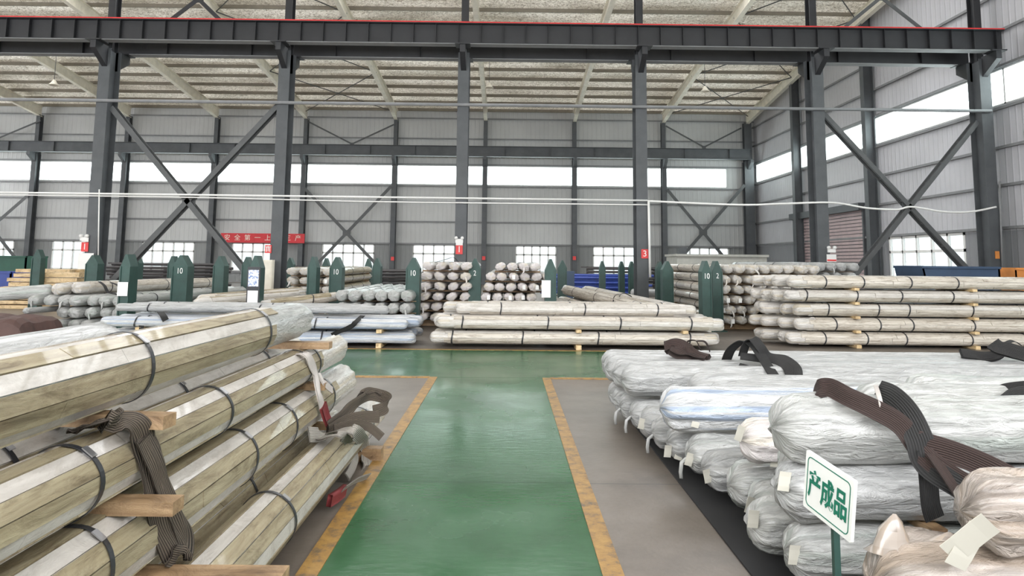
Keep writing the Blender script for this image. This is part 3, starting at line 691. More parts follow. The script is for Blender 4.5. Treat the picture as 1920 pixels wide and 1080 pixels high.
def near_slats(L, r, seed, angs):
    """narrow boards laid side by side round the bundle, bare ones alternating with film-covered ones"""
    rr = random.Random(seed*5); mb = MB(); mats = ['slat_wood', 'slat_film', 'slat_pale']
    n = 13; a0 = rr.random()
    for j in range(n):
        a = a0+2*PI*j/n; half = PI/n*0.93; y = 0.02; yend = L-rr.uniform(0.60, 0.85); mi = (0, 1, 0, 1, 2)[j % 5]; th = 0.011 if mi != 1 else 0.007
        while y < yend-0.15:
            ln = min(rr.uniform(0.9, 2.0), yend-y); nn = 4; vs = []; m_ = 2*(nn+1); tt = th+rr.uniform(-0.002, 0.002)
            for yy in (y, y+ln-0.004):
                for q in range(nn+1):
                    ang = a-half+2*half*q/nn; flatr = (r+tt)*math.cos(half)/math.cos(ang-a)*1.012
                    vs += [(r*0.97*math.cos(ang), yy, r*0.97*math.sin(ang)), (flatr*math.cos(ang), yy, flatr*math.sin(ang))]
            fs = [(q*2+1, m_+q*2+1, m_+q*2+3, q*2+3) for q in range(nn)]+[(0, m_, m_+1, 1), (nn*2+1, m_+nn*2+1, m_+nn*2, nn*2)]
            fs.append(tuple([q*2+1 for q in range(nn+1)]+[q*2 for q in range(nn, -1, -1)])); fs.append(tuple([m_+q*2 for q in range(nn+1)]+[m_+q*2+1 for q in range(nn, -1, -1)]))
            uv = [[(j*0.31+(i % m_)//2*2*half*r/nn, vs[i][1]+j*1.9) for i in f] for f in fs]
            mb.add(vs, fs, mi, uv); y += ln
    return mb.mesh('plank_lagging', mats)
def YofX(px, py, X):   # depth where the ray through a pixel crosses the plane x = X
    d = ray(px, py); return d.y*(X/d.x)
near(-1.16, 0.225, 0.128, 6.15, 'bottom lagged bundle beside the yellow line, a grey sling over it near its far end', [YofX(690, 840, -1.06), YofX(540, 960, -1.06)], 3)
near(-1.46, 0.225, 0.128, 5.8, 'narrow strip of lagged bundle showing between the two bottom ones', [YofX(470, 935, -1.36)], 4)
near(-1.78, 0.225, 0.128, 5.6, 'lagged bundle on the floor, hidden third from the yellow line', [], 5)
near(-1.36, 0.52, 0.127, 5.95, 'second layer lagged bundle with the red-sleeved sling lying against it', [YofX(468, 870, -1.26), YofX(190, 1030, -1.26), YofX(617, 770, -1.26), YofX(545, 805, -1.26)], 6)
near(-1.68, 0.52, 0.127, 5.7, 'second layer lagged bundle behind the outer one', [], 7)
near(-1.375, 0.80, 0.105, 5.75, 'third layer lagged bundle with the long brown sling hanging down over it', [YofX(170, 890, -1.29), YofX(422, 760, -1.29), YofX(575, 700, -1.29), YofX(592, 680, -1.29)], 8)
near(-1.66, 0.80, 0.118, 5.5, 'third layer bundle showing in the shadow under the topmost one', [YofX(-2, 855, -1.6), YofX(330, 735, -1.6), YofX(490, 672, -1.6)], 9)
near(-1.98, 0.815, 0.118, 5.3, 'third layer lagged bundle, innermost and mostly hidden', [], 10)
near(-1.46, 1.088, 0.118, 4.95, 'topmost lagged bundle, its far end in a long loose film bag', [YofX(275, 680, -1.36), YofX(500, 615, -1.36)], 11, 'film_clear')
near(-2.25, 1.03, 0.115, 4.0, 'short white wrapped bundle end at the far left, behind the topmost one', [], 12, 'film_white', slats=None)
near(-2.27, 0.78, 0.118, 4.6, 'wrapped bundle under the short one at the far left', [], 13, 'film_white', slats=None)
near(-2.27, 0.52, 0.118, 4.6, 'second layer bundle hidden at the back of the left pile', [], 14, 'film_white', slats=None)
near(-2.10, 0.225, 0.12, 4.8, 'floor level bundle hidden at the back of the left pile', [], 15, 'film_white', slats=None)
def timber(p0, p1, wd, ht, label, group=None, mat='timber', name='timber_spacer', seed=0):
    rr = random.Random(seed); p0, p1 = Vector(p0), Vector(p1); L = (p1-p0).length; n = 8; mb = MB(); vs = []
    for i in range(n+1):
        t = i/n; 
        for (a, b_) in ((-1, -1), (1, -1), (1, 1), (-1, 1)):
            vs.append((L*t, a*wd/2*(1+0.1*noise.noise(Vector((t*3, a, seed)))), b_*ht/2*(1+0.16*noise.noise(Vector((t*3+5, b_, seed)))) if b_ > 0 else -ht/2))
    fs = [(i*4+j, i*4+(j+1) % 4, (i+1)*4+(j+1) % 4, (i+1)*4+j) for i in range(n) for j in range(4)]+[(3, 2, 1, 0), (n*4, n*4+1, n*4+2, n*4+3)]
    mb.add(vs, fs); o = mb.build(name, mat); d = (p1-p0); o.location = p0; o.rotation_euler = (0, -math.atan2(d.z, math.hypot(d.x, d.y)), math.atan2(d.y, d.x))
    return tag(o, label, 'timber', group)
GT = 'timber spacers between the layers of the left pile'
timber((-2.45, 4.72, 0.938), (-1.17, 4.72, 0.938), 0.09, 0.045, 'sawn timber spacer under the far end of the topmost lagged bundle', GT, seed=1)
timber((-2.45, 2.62, 0.938), (-1.17, 2.50, 0.938), 0.08, 0.045, 'thick rough timber spacer poking out above the brown sling', GT, seed=2)
timber((-2.3, 2.45, 0.672), (-1.10, 2.45, 0.672), 0.08, 0.045, 'dark timber spacer half hidden behind the hanging brown sling', GT, seed=3)
timber((-2.3, 4.72, 0.672), (-1.19, 4.72, 0.672), 0.08, 0.045, 'short dark spacer end showing beside the white sling', GT, seed=4)
timber((-2.3, 2.62, 0.374), (-0.78, 2.62, 0.374), 0.09, 0.04, 'flat timber poking out at the bottom edge, nearest the camera', GT, seed=5)
timber((-2.3, 4.9, 0.374), (-1.08, 4.9, 0.374), 0.08, 0.04, 'spacer under the sling hooks near the far end of the left pile', GT, seed=6)
timber((-2.4, 5.45, 0.047), (-0.93, 5.45, 0.047), 0.10, 0.094, 'dark timber sleeper end sticking out onto the floor by the yellow line', GT, 'timber', 'timber_sleeper', seed=7)
timber((-2.4, 1.6, 0.047), (-1.0, 1.6, 0.047), 0.10, 0.094, 'timber sleeper under the near end of the left pile', GT, 'timber', 'timber_sleeper', seed=8)

# ---------------- right foreground pile, running to the right
GRP = 'film wrapped bundles of the right foreground pile'
def lay(x0, y, z, r, label, seed, film_='film_clear', x1=6.5, tags=(), tail=0.0, straps=(), crink=0.085, dy=0.0, detail=2, poly=0.045):
    o = link('pipe_bundle', body_mesh(x1-x0, r, film_, seed, 56 if detail == 2 else 32, 90, crink, 1.0, tail, poly))
    orient(o, (x0, y, z), (x1, y+dy, z), 0.0); tag(o, label, 'pipe bundle', GRP)
    for s_ in straps: link('strap', ring_mesh(r+0.01, 0.02, 0.004, 32), o, (0, s_, 0))
    bpy.context.view_layer.update()
    for (dx, dz, rz, ry) in tags: paper_tag(o, (x0+dx, y-r*0.75, z+dz), 0.055, 0.085, (0.1, ry, rz))
    return o
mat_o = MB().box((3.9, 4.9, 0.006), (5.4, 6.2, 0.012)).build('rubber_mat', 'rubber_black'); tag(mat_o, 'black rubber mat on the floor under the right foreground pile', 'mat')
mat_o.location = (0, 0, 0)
bot = [(3.32, 1.30, 'film_clear'), (3.64, 1.24, 'film_clear'), (3.96, 1.36, 'film_clear'), (4.27, 1.34, 'film_clear'), (4.6, 1.28, 'film_white'), (4.93, 1.26, 'film_clear'),
       (5.25, 1.20, 'film_white'), (5.56, 1.16, 'film_white'), (5.88, 1.12, 'film_white'), (6.2, 1.10, 'film_white'), (6.52, 1.06, 'film_white'), (6.85, 1.05, 'film_white'), (7.17, 1.05, 'film_white')]
names_b = ['nearest the camera, behind the green sign pole', 'second from the camera, a white tag on its end', 'third from the camera, with a green tie', 'fourth from the camera', 'fifth from the camera, two tags hanging',
           'sixth from the camera', 'seventh from the camera', 'eighth from the camera', 'ninth from the camera', 'tenth from the camera', 'eleventh from the camera', 'second from the aisle end', 'farthest from the camera']
for i, (y, x, f_) in enumerate(bot):
    tg = {1: [(-0.01, 0.10, 0.1, 0.1)], 2: [(-0.03, 0.06, 0.5, 0.35)], 4: [(-0.01, 0.02, 0.2, -0.2)], 5: [(0.0, 0.03, 0.2, 0.3)], 6: [(-0.02, 0.0, 0.2, 0.1), (0.07, -0.02, -0.1, 0.3)], 8: [(0.0, 0.05, 0.2, 0.25)], 0: [(0.0, 0.06, 0.1, 0.1)]}.get(i, [])
    lay(x, y, 0.20, 0.122, 'bottom layer wrapped bundle '+names_b[i], 21+i, f_, tags=tg, tail=0.05 if i in (5, 7, 9, 10) else 0, crink=0.10)
for i, x in enumerate((1.75, 3.4, 5.4)):
    timber((x, 3.1, 0.043), (x, 7.4, 0.043), 0.09, 0.06, ['left', 'middle', 'right'][i]+' timber sleeper under the right foreground pile', 'sleepers under the right foreground pile', name='timber_sleeper', seed=30+i)
    for sec, (ya, yb, zz) in enumerate(((3.15, 7.4, 0.345),)):
        timber((x+0.15, ya, zz), (x+0.15, yb, zz), 0.07, 0.035, ['left', 'middle', 'right'][i]+' spacer between the two lower layers of the right pile', 'spacers in the right foreground pile', seed=40+i)
lay(1.25, 3.28, 0.487, 0.122, 'middle layer bundle in front, directly right of the sign board', 41, 'film_white', tags=[(0.0, 0.1, 0.1, 0.15)])
lay(1.42, 3.66, 0.487, 0.122, 'middle layer bundle behind the front one, ending above the sign', 42, 'film_clear')
lay(1.38, 4.15, 0.487, 0.125, 'stubby middle layer bundle end with pinkish film and a tag', 43, 'film_pink', tags=[(-0.03, 0.1, 0.4, 0.4), (0.16, -0.04, 0.0, 0.1)])
lay(1.78, 4.52, 0.487, 0.122, 'middle layer bundle set back between pinkish and blue-striped ones', 44, 'film_white')
lay(1.10, 4.98, 0.502, 0.142, 'large blue-striped bundle ending left of the black strap', 45, 'film_blue', tags=[(0.22, -0.03, 0.1, 0.3)])
lay(1.55, 5.4, 0.487, 0.122, 'middle layer bundle tucked behind the large blue-striped one', 46, 'film_white')
lay(1.50, 5.78, 0.487, 0.122, 'middle layer bundle, sixth row back', 47, 'film_white')
lay(1.03, 6.22, 0.487, 0.13, 'long white bundle with black sling loops dropping over it', 48, 'film_white', crink=0.04, poly=0.045)
lay(1.00, 6.56, 0.487, 0.13, 'long white bundle second from the rear of the right pile', 49, 'film_white', crink=0.04, poly=0.045)
lay(0.98, 6.90, 0.487, 0.13, 'long white bundle third in the smooth rear rows', 50, 'film_white', crink=0.04, poly=0.045)
lay(1.00, 7.24, 0.487, 0.13, 'rearmost long white bundle, its back edge against the green aisle', 51, 'film_white', crink=0.04, poly=0.045)
lay(1.24, 3.27, 0.762, 0.146, 'big wrapped bundle on top, crossed by the wide brown sling', 52, 'film_clear', x1=6.5)
lay(1.80, 3.62, 0.762, 0.140, 'top bundle just behind the big one', 53, 'film_clear', x1=6.5)
lay(2.25, 3.96, 0.755, 0.135, 'rear top bundle at the right edge under the dark strap', 54, 'film_clear', x1=6.5)
# cartons / rough brownish bundles at the bottom right corner
def rough(p0, p1, r, label, seed):
    o = link('pipe_bundle', body_mesh((Vector(p1)-Vector(p0)).length, r, 'film_brown', seed, 56, 60, 0.14, 1, 0, 0.05)); orient(o, p0, p1, 0); return tag(o, label, 'pipe bundle', GRP)
f1 = rough((1.30, 2.55, 0.40), (4.5, 2.55, 0.40), 0.14, 'brownish film bundle at the bottom right corner with a peaked knot', 61)
mb = MB()
for (cx, cz, hh, lean) in ((0.06, 0.10, 0.13, 0.02), (0.42, 0.10, 0.06, -0.02), (0.24, 0.12, 0.05, 0.03)):
    n = 9; vs = []
    for j in range(6):
        t = j/5; rr_ = 0.075*(1-t)**0.8+0.006
        for k in range(n):
            a = 2*PI*k/n; q = rr_*(1+0.35*noise.noise(Vector((math.cos(a)*2, math.sin(a)*2, t*3+cx*9))))
            vs.append((q*math.cos(a)*0.6, cx+q*math.sin(a)+lean*t, cz+hh*t))
    mb.add(vs, [(j*n+k, j*n+(k+1) % n, (j+1)*n+(k+1) % n, (j+1)*n+k) for j in range(5) for k in range(n)]+[tuple(range(5*n, 6*n))], 0, [[(0.1*k, 0.3*j)]*4 for j in range(5) for k in range(n)]+[[(0, 0)]*n], True)
mb.build('film_knot', 'film_brown', f1)
f0 = rough((1.34, 2.78, 0.16), (4.5, 2.78, 0.16), 0.13, 'wrapped bundle on the floor at the bottom right corner', 62)
f2 = rough((1.60, 2.50, 0.66), (4.5, 2.50, 0.66), 0.115, 'upper brownish bundle at the right edge with two paper tags', 63)
timber((1.95, 2.40, 0.042), (1.95, 2.95, 0.042), 0.08, 0.06, 'short sleeper under the corner bundles', None, name='timber_sleeper', seed=33)
bpy.context.view_layer.update()
paper_tag(f2, D(1838, 985, 2.34), 0.085, 0.16, (0.25, 0.45, 0.1)); paper_tag(f2, D(1858, 980, 2.32), 0.10, 0.17, (0.35, 0.75, 0.0))

# ---------------- sign on a green pole
pTL, pTR, pBR, pBL = D(1511, 840, 2.72), D(1601, 901, 2.45), D(1602, 1021, 2.45), D(1512, 951, 2.72)
ctr = (pTL+pTR+pBR+pBL)/4; ux = ((pTR-pTL)+(pBR-pBL)).normalized(); uz = ((pTL-pBL)+(pTR-pBR)).normalized(); un = ux.cross(uz).normalized(); uz = un.cross(ux)
uz = -uz if uz.z < 0 else uz
W_, H_ = ((pTR-pTL).length+(pBR-pBL).length)/2, ((pTL-pBL).length+(pTR-pBR).length)/2
un = ux.cross(uz)       # points away from the face side
sg = empty('floor_sign', (ctr.x, ctr.y, 0), 'white sign board with three green Chinese characters on a green pole', 'sign')
Ms = Matrix.Translation(ctr-Vector((ctr.x, ctr.y, 0))) @ Matrix((ux, -uz.cross(ux)*-1, uz)).transposed().to_4x4()
Ms = Matrix.Translation((0, 0, ctr.z)) @ Matrix((ux, uz.cross(ux), uz)).transposed().to_4x4()
bd = MB()
def rrect(w_, h, rad, y0_, y1_, mbx, n=5):
    pts = []
    for (cx, cz, a0) in ((w_/2-rad, h/2-rad, 0), (-w_/2+rad, h/2-rad, 90), (-w_/2+rad, -h/2+rad, 180), (w_/2-rad, -h/2+rad, 270)):
        for k in range(n): a = math.radians(a0+90*k/(n-1)); pts.append((cx+rad*math.cos(a), y0_, cz+rad*math.sin(a)))
    mbx.prism(pts, (0, y1_-y0_, 0)); return pts
rrect(W_, H_, 0.006, -0.006, 0.006, bd); b_o = bd.build('sign_board', 'white_paint', sg); b_o.matrix_basis = Ms
ln = MB(); t = 0.0035; w2, h2 = W_-0.03, H_-0.03
outer = []; pts = []
for (cx, cz, a0) in ((w2/2-0.02, h2/2-0.02, 0), (-w2/2+0.02, h2/2-0.02, 90), (-w2/2+0.02, -h2/2+0.02, 180), (w2/2-0.02, -h2/2+0.02, 270)):
    for k in range(6):
        a = math.radians(a0+18*k); pts.append((cx+0.02*math.cos(a), cz+0.02*math.sin(a), math.cos(a), math.sin(a)))
n = len(pts); vs = []
for (x, z, nx_, nz_) in pts: vs += [(x, -0.0062, z), (x-nx_*t, -0.0062, z-nz_*t), (x-nx_*t, -0.0075, z-nz_*t), (x, -0.0075, z)]
ln.add(vs, [(i*4+j, ((i+1) % n)*4+j, ((i+1) % n)*4+(j+1) % 4, i*4+(j+1) % 4) for i in range(n) for j in range(4)])
l_o = ln.build('border_line', 'ink_green', sg); l_o.matrix_basis = Ms
tx = text_part('lettering', '产成品', 0.105, 'ink_green', sg, (0, 0, 0), (0, 0, 0), 0.001, 'green Chinese characters', (1, 1, 1), 0.0022)
dm = [max(v.co[i] for v in tx.data.vertices)-min(v.co[i] for v in tx.data.vertices) for i in (0, 1)]
cm = [(max(v.co[i] for v in tx.data.vertices)+min(v.co[i] for v in tx.data.vertices))/2 for i in (0, 1)]
sxx, szz = W_*0.80/dm[0], H_*0.50/dm[1]
tx.matrix_basis = Ms @ Matrix.Translation((0, -0.0085, 0)) @ Matrix.Rotation(PI/2, 4, 'X') @ Matrix.Diagonal((sxx, szz, 1, 1)) @ Matrix.Translation((-cm[0], -cm[1], 0))
pl = MB(); yb = Ms.to_3x3() @ Vector((0, 0.02, 0)); pl.box((yb.x, yb.y, ctr.z/2), (0.022, 0.022, ctr.z)); pl.build('sign_pole', 'post_green', sg); MB().box((yb.x, yb.y, 0.012), (0.16, 0.16, 0.024)).build('sign_foot', 'post_green', sg)

# ---------------- slings
def ribbon(mb, P, wd, th=0.006, W0=(1, 0, 0), n=10, mi=0, ruck=0.0, seed=0, wv=None):
    """band following the points P; wv: list of width direction vectors per control point"""
    pts = catm(P, n); wl = catm(wv, n) if wv else [Vector(W0)]*len(pts); m_ = 5; vs = []; fs = []; uv = []; s_ = 0
    for i, p_ in enumerate(pts):
        d = (pts[min(i+1, len(pts)-1)]-pts[max(i-1, 0)]).normalized(); w_ = Vector(wl[i]); w_ = (w_-d*w_.dot(d)).normalized(); nn = d.cross(w_)
        if i: s_ += (p_-pts[i-1]).length
        for top in (0, 1):
            for k in range(m_):
                u = k/(m_-1)-0.5
                rk = ruck*noise.noise(Vector((u*4, s_*6, seed)))
                vs.append(p_+w_*u*wd*(1+0.15*noise.noise(Vector((s_*3, seed, 0))))+nn*(top*th+rk))
    st = 2*m_
    for i in range(len(pts)-1):
        for k in range(m_-1):
            a = i*st+k; fs.append((a, a+1, a+st+1, a+st)); uv.append([(k/(m_-1), i*.08), ((k+1)/(m_-1), i*.08), ((k+1)/(m_-1), i*.08+.08), (k/(m_-1), i*.08+.08)])
            a = i*st+m_+k; fs.append((a, a+st, a+st+1, a+1)); uv.append([(k/(m_-1), i*.08), (k/(m_-1), i*.08+.08), ((k+1)/(m_-1), i*.08+.08), ((k+1)/(m_-1), i*.08)])
        for (a, b_) in ((0, m_), (m_-1, 2*m_-1)):
            fs.append((i*st+a, i*st+b_, i*st+st+b_, i*st+st+a)); uv.append([(0, 0)]*4)
    fs += [tuple(list(range(m_))+list(range(2*m_-1, m_-1, -1)))]; uv.append([(0, 0)]*(2*m_))
    e = (len(pts)-1)*st; fs += [tuple([e+k for k in range(m_-1, -1, -1)]+[e+m_+k for k in range(m_)])]; uv.append([(0, 0)]*(2*m_))
    mb.add(vs, fs, mi, uv, True)
def sling(name, mats, label, bands, cat='lifting sling', group=None):
    mb = MB()
    for b_ in bands: ribbon(mb, **b_)
    return tag(mb.build(name, mats), label, cat, group)
def DX(px, py, X):
    d = ray(px, py); return CP+d*(X/d.x)
X1 = -1.245
sling('lifting_sling', ['web_brown'], 'long brown webbing sling hanging in a loop over the left pile', [
    dict(P=[DX(150, 806, -1.52), D(185, 795, 2.30), D(222, 788, 2.36), D(258, 800, 2.42), DX(272, 845, X1), DX(285, 910, X1+0.01), DX(300, 985, X1+0.02), DX(322, 1038, X1+0.03)], wd=0.085, W0=(0.25, 1, 0), ruck=0.02, seed=1),
    dict(P=[DX(262, 812, X1+0.0), DX(285, 855, X1+0.015), DX(308, 920, X1+0.03), DX(332, 975, X1+0.04), DX(346, 1015, X1+0.045), DX(340, 1042, X1+0.05), DX(322, 1042, X1+0.05)], wd=0.075, W0=(0.1, 1, 0), ruck=0.02, seed=2),
    dict(P=[DX(268, 822, X1+0.01), DX(290, 868, X1+0.03), DX(302, 905, X1+0.035), DX(318, 950, X1+0.05)], wd=0.06, W0=(0.3, 1, 0.2), ruck=0.015, seed=3)])
XB = -1.20
sling('lifting_sling', ['web_white', 'sleeve_red'], 'whitish sling with a dark red sleeve hanging near the far end of the left pile', [
    dict(P=[DX(560, 664, -1.32), DX(575, 668, -1.26), DX(590, 700, -1.245), DX(597, 740, XB), DX(604, 765, XB)], wd=0.07, W0=(0.1, 1, 0), ruck=0.01, seed=4),
    dict(P=[DX(597, 700, -1.24), DX(607, 718, XB), DX(622, 732, XB+0.02)], wd=0.04, W0=(0.1, 1, 0), ruck=0.01, seed=5),
    dict(P=[DX(603, 760, XB), DX(608, 782, XB+0.01), DX(618, 800, XB+0.03)], wd=0.085, W0=(0.1, 1, 0), th=0.02, mi=1, ruck=0.01, seed=6)])
XT = -1.08
sling('lifting_sling', ['web_brown'], 'brown webbing sling heaped in loops on the far end of the bottom left bundle', [
    dict(P=[D(612, 802, 4.7), D(640, 780, 4.85), D(668, 755, 5.0), D(690, 740, 5.15), D(712, 742, 5.2), D(728, 750, 5.15), D(722, 765, 5.1), D(700, 772, 5.05)], wd=0.09, W0=(0.3, 0.3, 1), ruck=0.02, seed=7),
    dict(P=[D(615, 808, 4.65), D(645, 790, 4.8), D(680, 782, 4.9), D(712, 782, 4.95)], wd=0.08, W0=(0.2, 0.4, 1), ruck=0.02, seed=8),
    dict(P=[D(625, 805, 4.6), D(660, 795, 4.75), D(690, 800, 4.85), D(716, 820, 4.85)], wd=0.06, W0=(0.3, 0.6, 1), ruck=0.015, seed=9),
    dict(P=[D(670, 752, 5.0), D(682, 736, 5.1), D(700, 732, 5.2), D(716, 740, 5.2)], wd=0.05, W0=(0.2, 1, 0.3), ruck=0.01, seed=10)])
sling('lifting_sling', ['web_grey', 'sleeve_red'], 'grey webbing sling wrapped round the bottom left bundle, red cuff on the floor side', [
    dict(P=[DX(578, 815, -1.2), D(610, 815, 4.55), D(640, 806, 4.5), D(668, 812, 4.5), DX(684, 838, XT+0.02), DX(686, 875, XT+0.06), DX(670, 900, XT+0.03)], wd=0.09, W0=(0.2, 1, 0.0), ruck=0.015, seed=11),
    dict(P=[D(600, 822, 4.45), D(640, 818, 4.35), DX(660, 838, XT), DX(664, 865, XT+0.03), DX(650, 895, XT+0.02)], wd=0.06, W0=(0.2, 1, 0), ruck=0.015, seed=12),
    dict(P=[DX(692, 893, -0.93), DX(668, 902, -0.96), DX(645, 918, -0.98)], wd=0.05, W0=(0.6, 0.4, 0.6), seed=13),
    dict(P=[DX(650, 920, -0.99), DX(638, 930, -1.0), DX(622, 940, -1.02)], wd=0.07, W0=(0.2, 0.4, 1), th=0.03, mi=1, seed=14)])
def DZ(px, py, z): return G(px, py, z)
zt = 0.625
sling('lifting_sling', ['web_black'], 'black webbing sling looping up over the long white bundles', [
    dict(P=[D(1362, 676, 6.7), D(1372, 655, 6.6), D(1395, 640, 6.5), D(1415, 650, 6.4), D(1430, 672, 6.3), D(1448, 700, 6.1), D(1462, 722, 5.98)], wd=0.10, W0=(1, 0.2, 0), seed=15),
    dict(P=[D(1392, 668, 6.5), D(1400, 645, 6.45), D(1412, 636, 6.4), D(1425, 650, 6.35), D(1440, 668, 6.35), D(1470, 672, 6.3), D(1492, 690, 6.15), D(1495, 712, 6.0)], wd=0.09, W0=(1, 0.2, 0.3), seed=16),
    dict(P=[D(1385, 686, 6.3), D(1405, 692, 6.25), D(1422, 706, 6.1), D(1436, 724, 5.98)], wd=0.10, W0=(1, 0.1, 0), seed=17),
    dict(P=[D(1388, 668, 6.4), D(1420, 672, 6.35), D(1450, 676, 6.3), D(1475, 690, 6.15), D(1484, 722, 5.98)], wd=0.08, W0=(1, 0.2, 0.4), seed=18)])
sling('lifting_sling', ['web_maroon'], 'maroon sling rolled up in a heap on the rear white bundles', [
    dict(P=[D(1250, 655, 6.9), D(1268, 650, 6.85), D(1290, 660, 6.8), D(1305, 672, 6.7), D(1328, 680, 6.6)], wd=0.13, W0=(0.3, 0.6, 0.8), ruck=0.06, seed=19, th=0.05),
    dict(P=[D(1256, 660, 6.8), D(1280, 668, 6.75), D(1300, 670, 6.7), D(1325, 678, 6.6)], wd=0.12, W0=(0.3, 0.8, 0.3), ruck=0.05, seed=20, th=0.05),
    dict(P=[D(1288, 656, 6.85), D(1290, 640, 6.85), D(1305, 640, 6.85), D(1312, 655, 6.8)], wd=0.07, W0=(0.2, 1, 0), ruck=0.02, seed=21),
    dict(P=[D(1305, 640, 6.85), D(1322, 642, 6.85), D(1330, 658, 6.8)], wd=0.06, W0=(0.2, 1, 0), ruck=0.02, seed=22)])
sling('lifting_sling', ['web_black'], 'dark strap bundle lying on the rear white bundles at the right edge', [
    dict(P=[D(1800, 664, 6.9), D(1825, 668, 6.9), D(1850, 670, 6.85), D(1868, 668, 6.8), D(1885, 660, 6.8), D(1940, 662, 6.7)], wd=0.09, W0=(0.2, 0.6, 0.8), ruck=0.03, seed=23, th=0.03),
    dict(P=[D(1802, 662, 6.95), D(1830, 660, 6.95), D(1856, 665, 6.9)], wd=0.03, W0=(0.2, 1, 0), seed=24),
    dict(P=[D(1862, 645, 6.85), D(1875, 655, 6.8), D(1900, 660, 6.75), D(1945, 672, 6.6)], wd=0.13, W0=(0.1, 0.5, 0.9), ruck=0.04, seed=25, th=0.04),
    dict(P=[D(1880, 648, 6.9), D(1898, 640, 6.95), D(1915, 648, 6.9)], wd=0.05, W0=(0.1, 1, 0.2), seed=26)])
sling('lifting_sling', ['web_maroon', 'web_black', 'web_white'], 'wide dark brown sling draped over the big front bundle toward the right corner', [
    dict(P=[D(1524, 752, 3.36), D(1535, 732, 3.28), D(1556, 727, 3.24), D(1590, 744, 3.14), D(1640, 768, 3.08), D(1690, 798, 3.04), D(1730, 850, 2.98), D(1780, 890, 2.90), D(1850, 930, 2.78), D(1940, 985, 2.65)], wd=0.085, W0=(0.35, 0.2, 1), seed=27, ruck=0.01),
    dict(P=[D(1645, 734, 3.28), D(1672, 746, 3.16), D(1700, 775, 3.06), D(1722, 820, 3.0), D(1740, 870, 2.96), D(1800, 910, 2.86), D(1870, 945, 2.74), D(1945, 965, 2.65)], wd=0.11, W0=(0.6, 0.1, 1), seed=28, mi=1, ruck=0.01),
    dict(P=[D(1735, 845, 2.99), D(1740, 900, 2.98), D(1744, 945, 2.98), D(1752, 972, 2.99)], wd=0.085, W0=(1, 0.1, 0), mi=1, seed=29),
    dict(P=[D(1750, 850, 2.96), D(1800, 925, 2.84), D(1818, 965, 2.80), D(1832, 1000, 2.76)], wd=0.075, W0=(1, 0.1, 0), mi=0, seed=30),
    dict(P=[D(1720, 830, 3.0), D(1790, 850, 2.93), D(1860, 880, 2.84), D(1945, 930, 2.72)], wd=0.10, W0=(0.3, 0.1, 1), mi=0, seed=31),
    dict(P=[D(1642, 724, 3.3), D(1648, 745, 3.1), D(1652, 770, 3.08), D(1647, 788, 3.08)], wd=0.018, W0=(1, 0.1, 0), mi=2, seed=32)])
sling('lifting_sling', ['web_black'], 'dark folded strap end on the top bundle at the right edge', [
    dict(P=[D(1868, 736, 3.62), D(1890, 728, 3.58), D(1945, 722, 3.5)], wd=0.05, W0=(0.2, 0.4, 1), seed=33),
    dict(P=[D(1945, 735, 3.5), D(1905, 740, 3.5), D(1880, 756, 3.47)], wd=0.07, W0=(0.6, 0.3, 0.8), seed=34)])

# ================================================================== RACK POSTS
def post(x, y, label, num=None, h=1.58, w_=0.28, d=0.30, rz=0.0, notice=False, side=None):
    p_ = empty('rack_post', (x, y, 0), label, 'rack post', 'green pointed rack posts', rz); mb = MB(); hs = h-0.24
    mb.prism([(-w_/2, -d/2, 0), (w_/2, -d/2, 0), (w_/2, -d/2, hs), (0.02, -d/2, h), (-0.02, -d/2, h), (-w_/2, -d/2, hs)], (0, d, 0))
    mb.box((-w_/2+0.012, -d/2-0.01, hs/2), (0.024, 0.02, hs)); mb.box((w_/2-0.012, -d/2-0.01, hs/2), (0.024, 0.02, hs))
    mb.build('post_shaft', 'post_green', p_); MB().box((0, 0, 0.012), (w_+0.14, d+0.14, 0.024)).build('base_plate', 'post_green', p_)
    if num: text_part('number', num, 0.17, 'white_paint', p_, (0, -d/2-0.012, hs-0.10), (PI/2, 0, 0), 0.004, 'white painted number', (0.8, 1, 1))
    if side: text_part('number', side, 0.17, 'white_paint', p_, (-w_/2-0.004, 0, hs-0.12), (PI/2, 0, -PI/2), 0.004, 'white painted number', (0.8, 1, 1))
    if notice:
        mb = MB(); mb.box((0, -d/2-0.03, 0.93), (0.25, 0.02, 0.86)); mb.build('notice_frame', 'strap_black', p_)
        MB().box((0, -d/2-0.044, 1.14), (0.20, 0.008, 0.32)).build('notice_sheet', 'notice_print', p_)
        MB().box((0, -d/2-0.044, 0.72), (0.20, 0.008, 0.36)).build('blank_sheet', 'white_paint', p_)
    return p_
def PXY(px, Y): return D(px, 500, Y).x
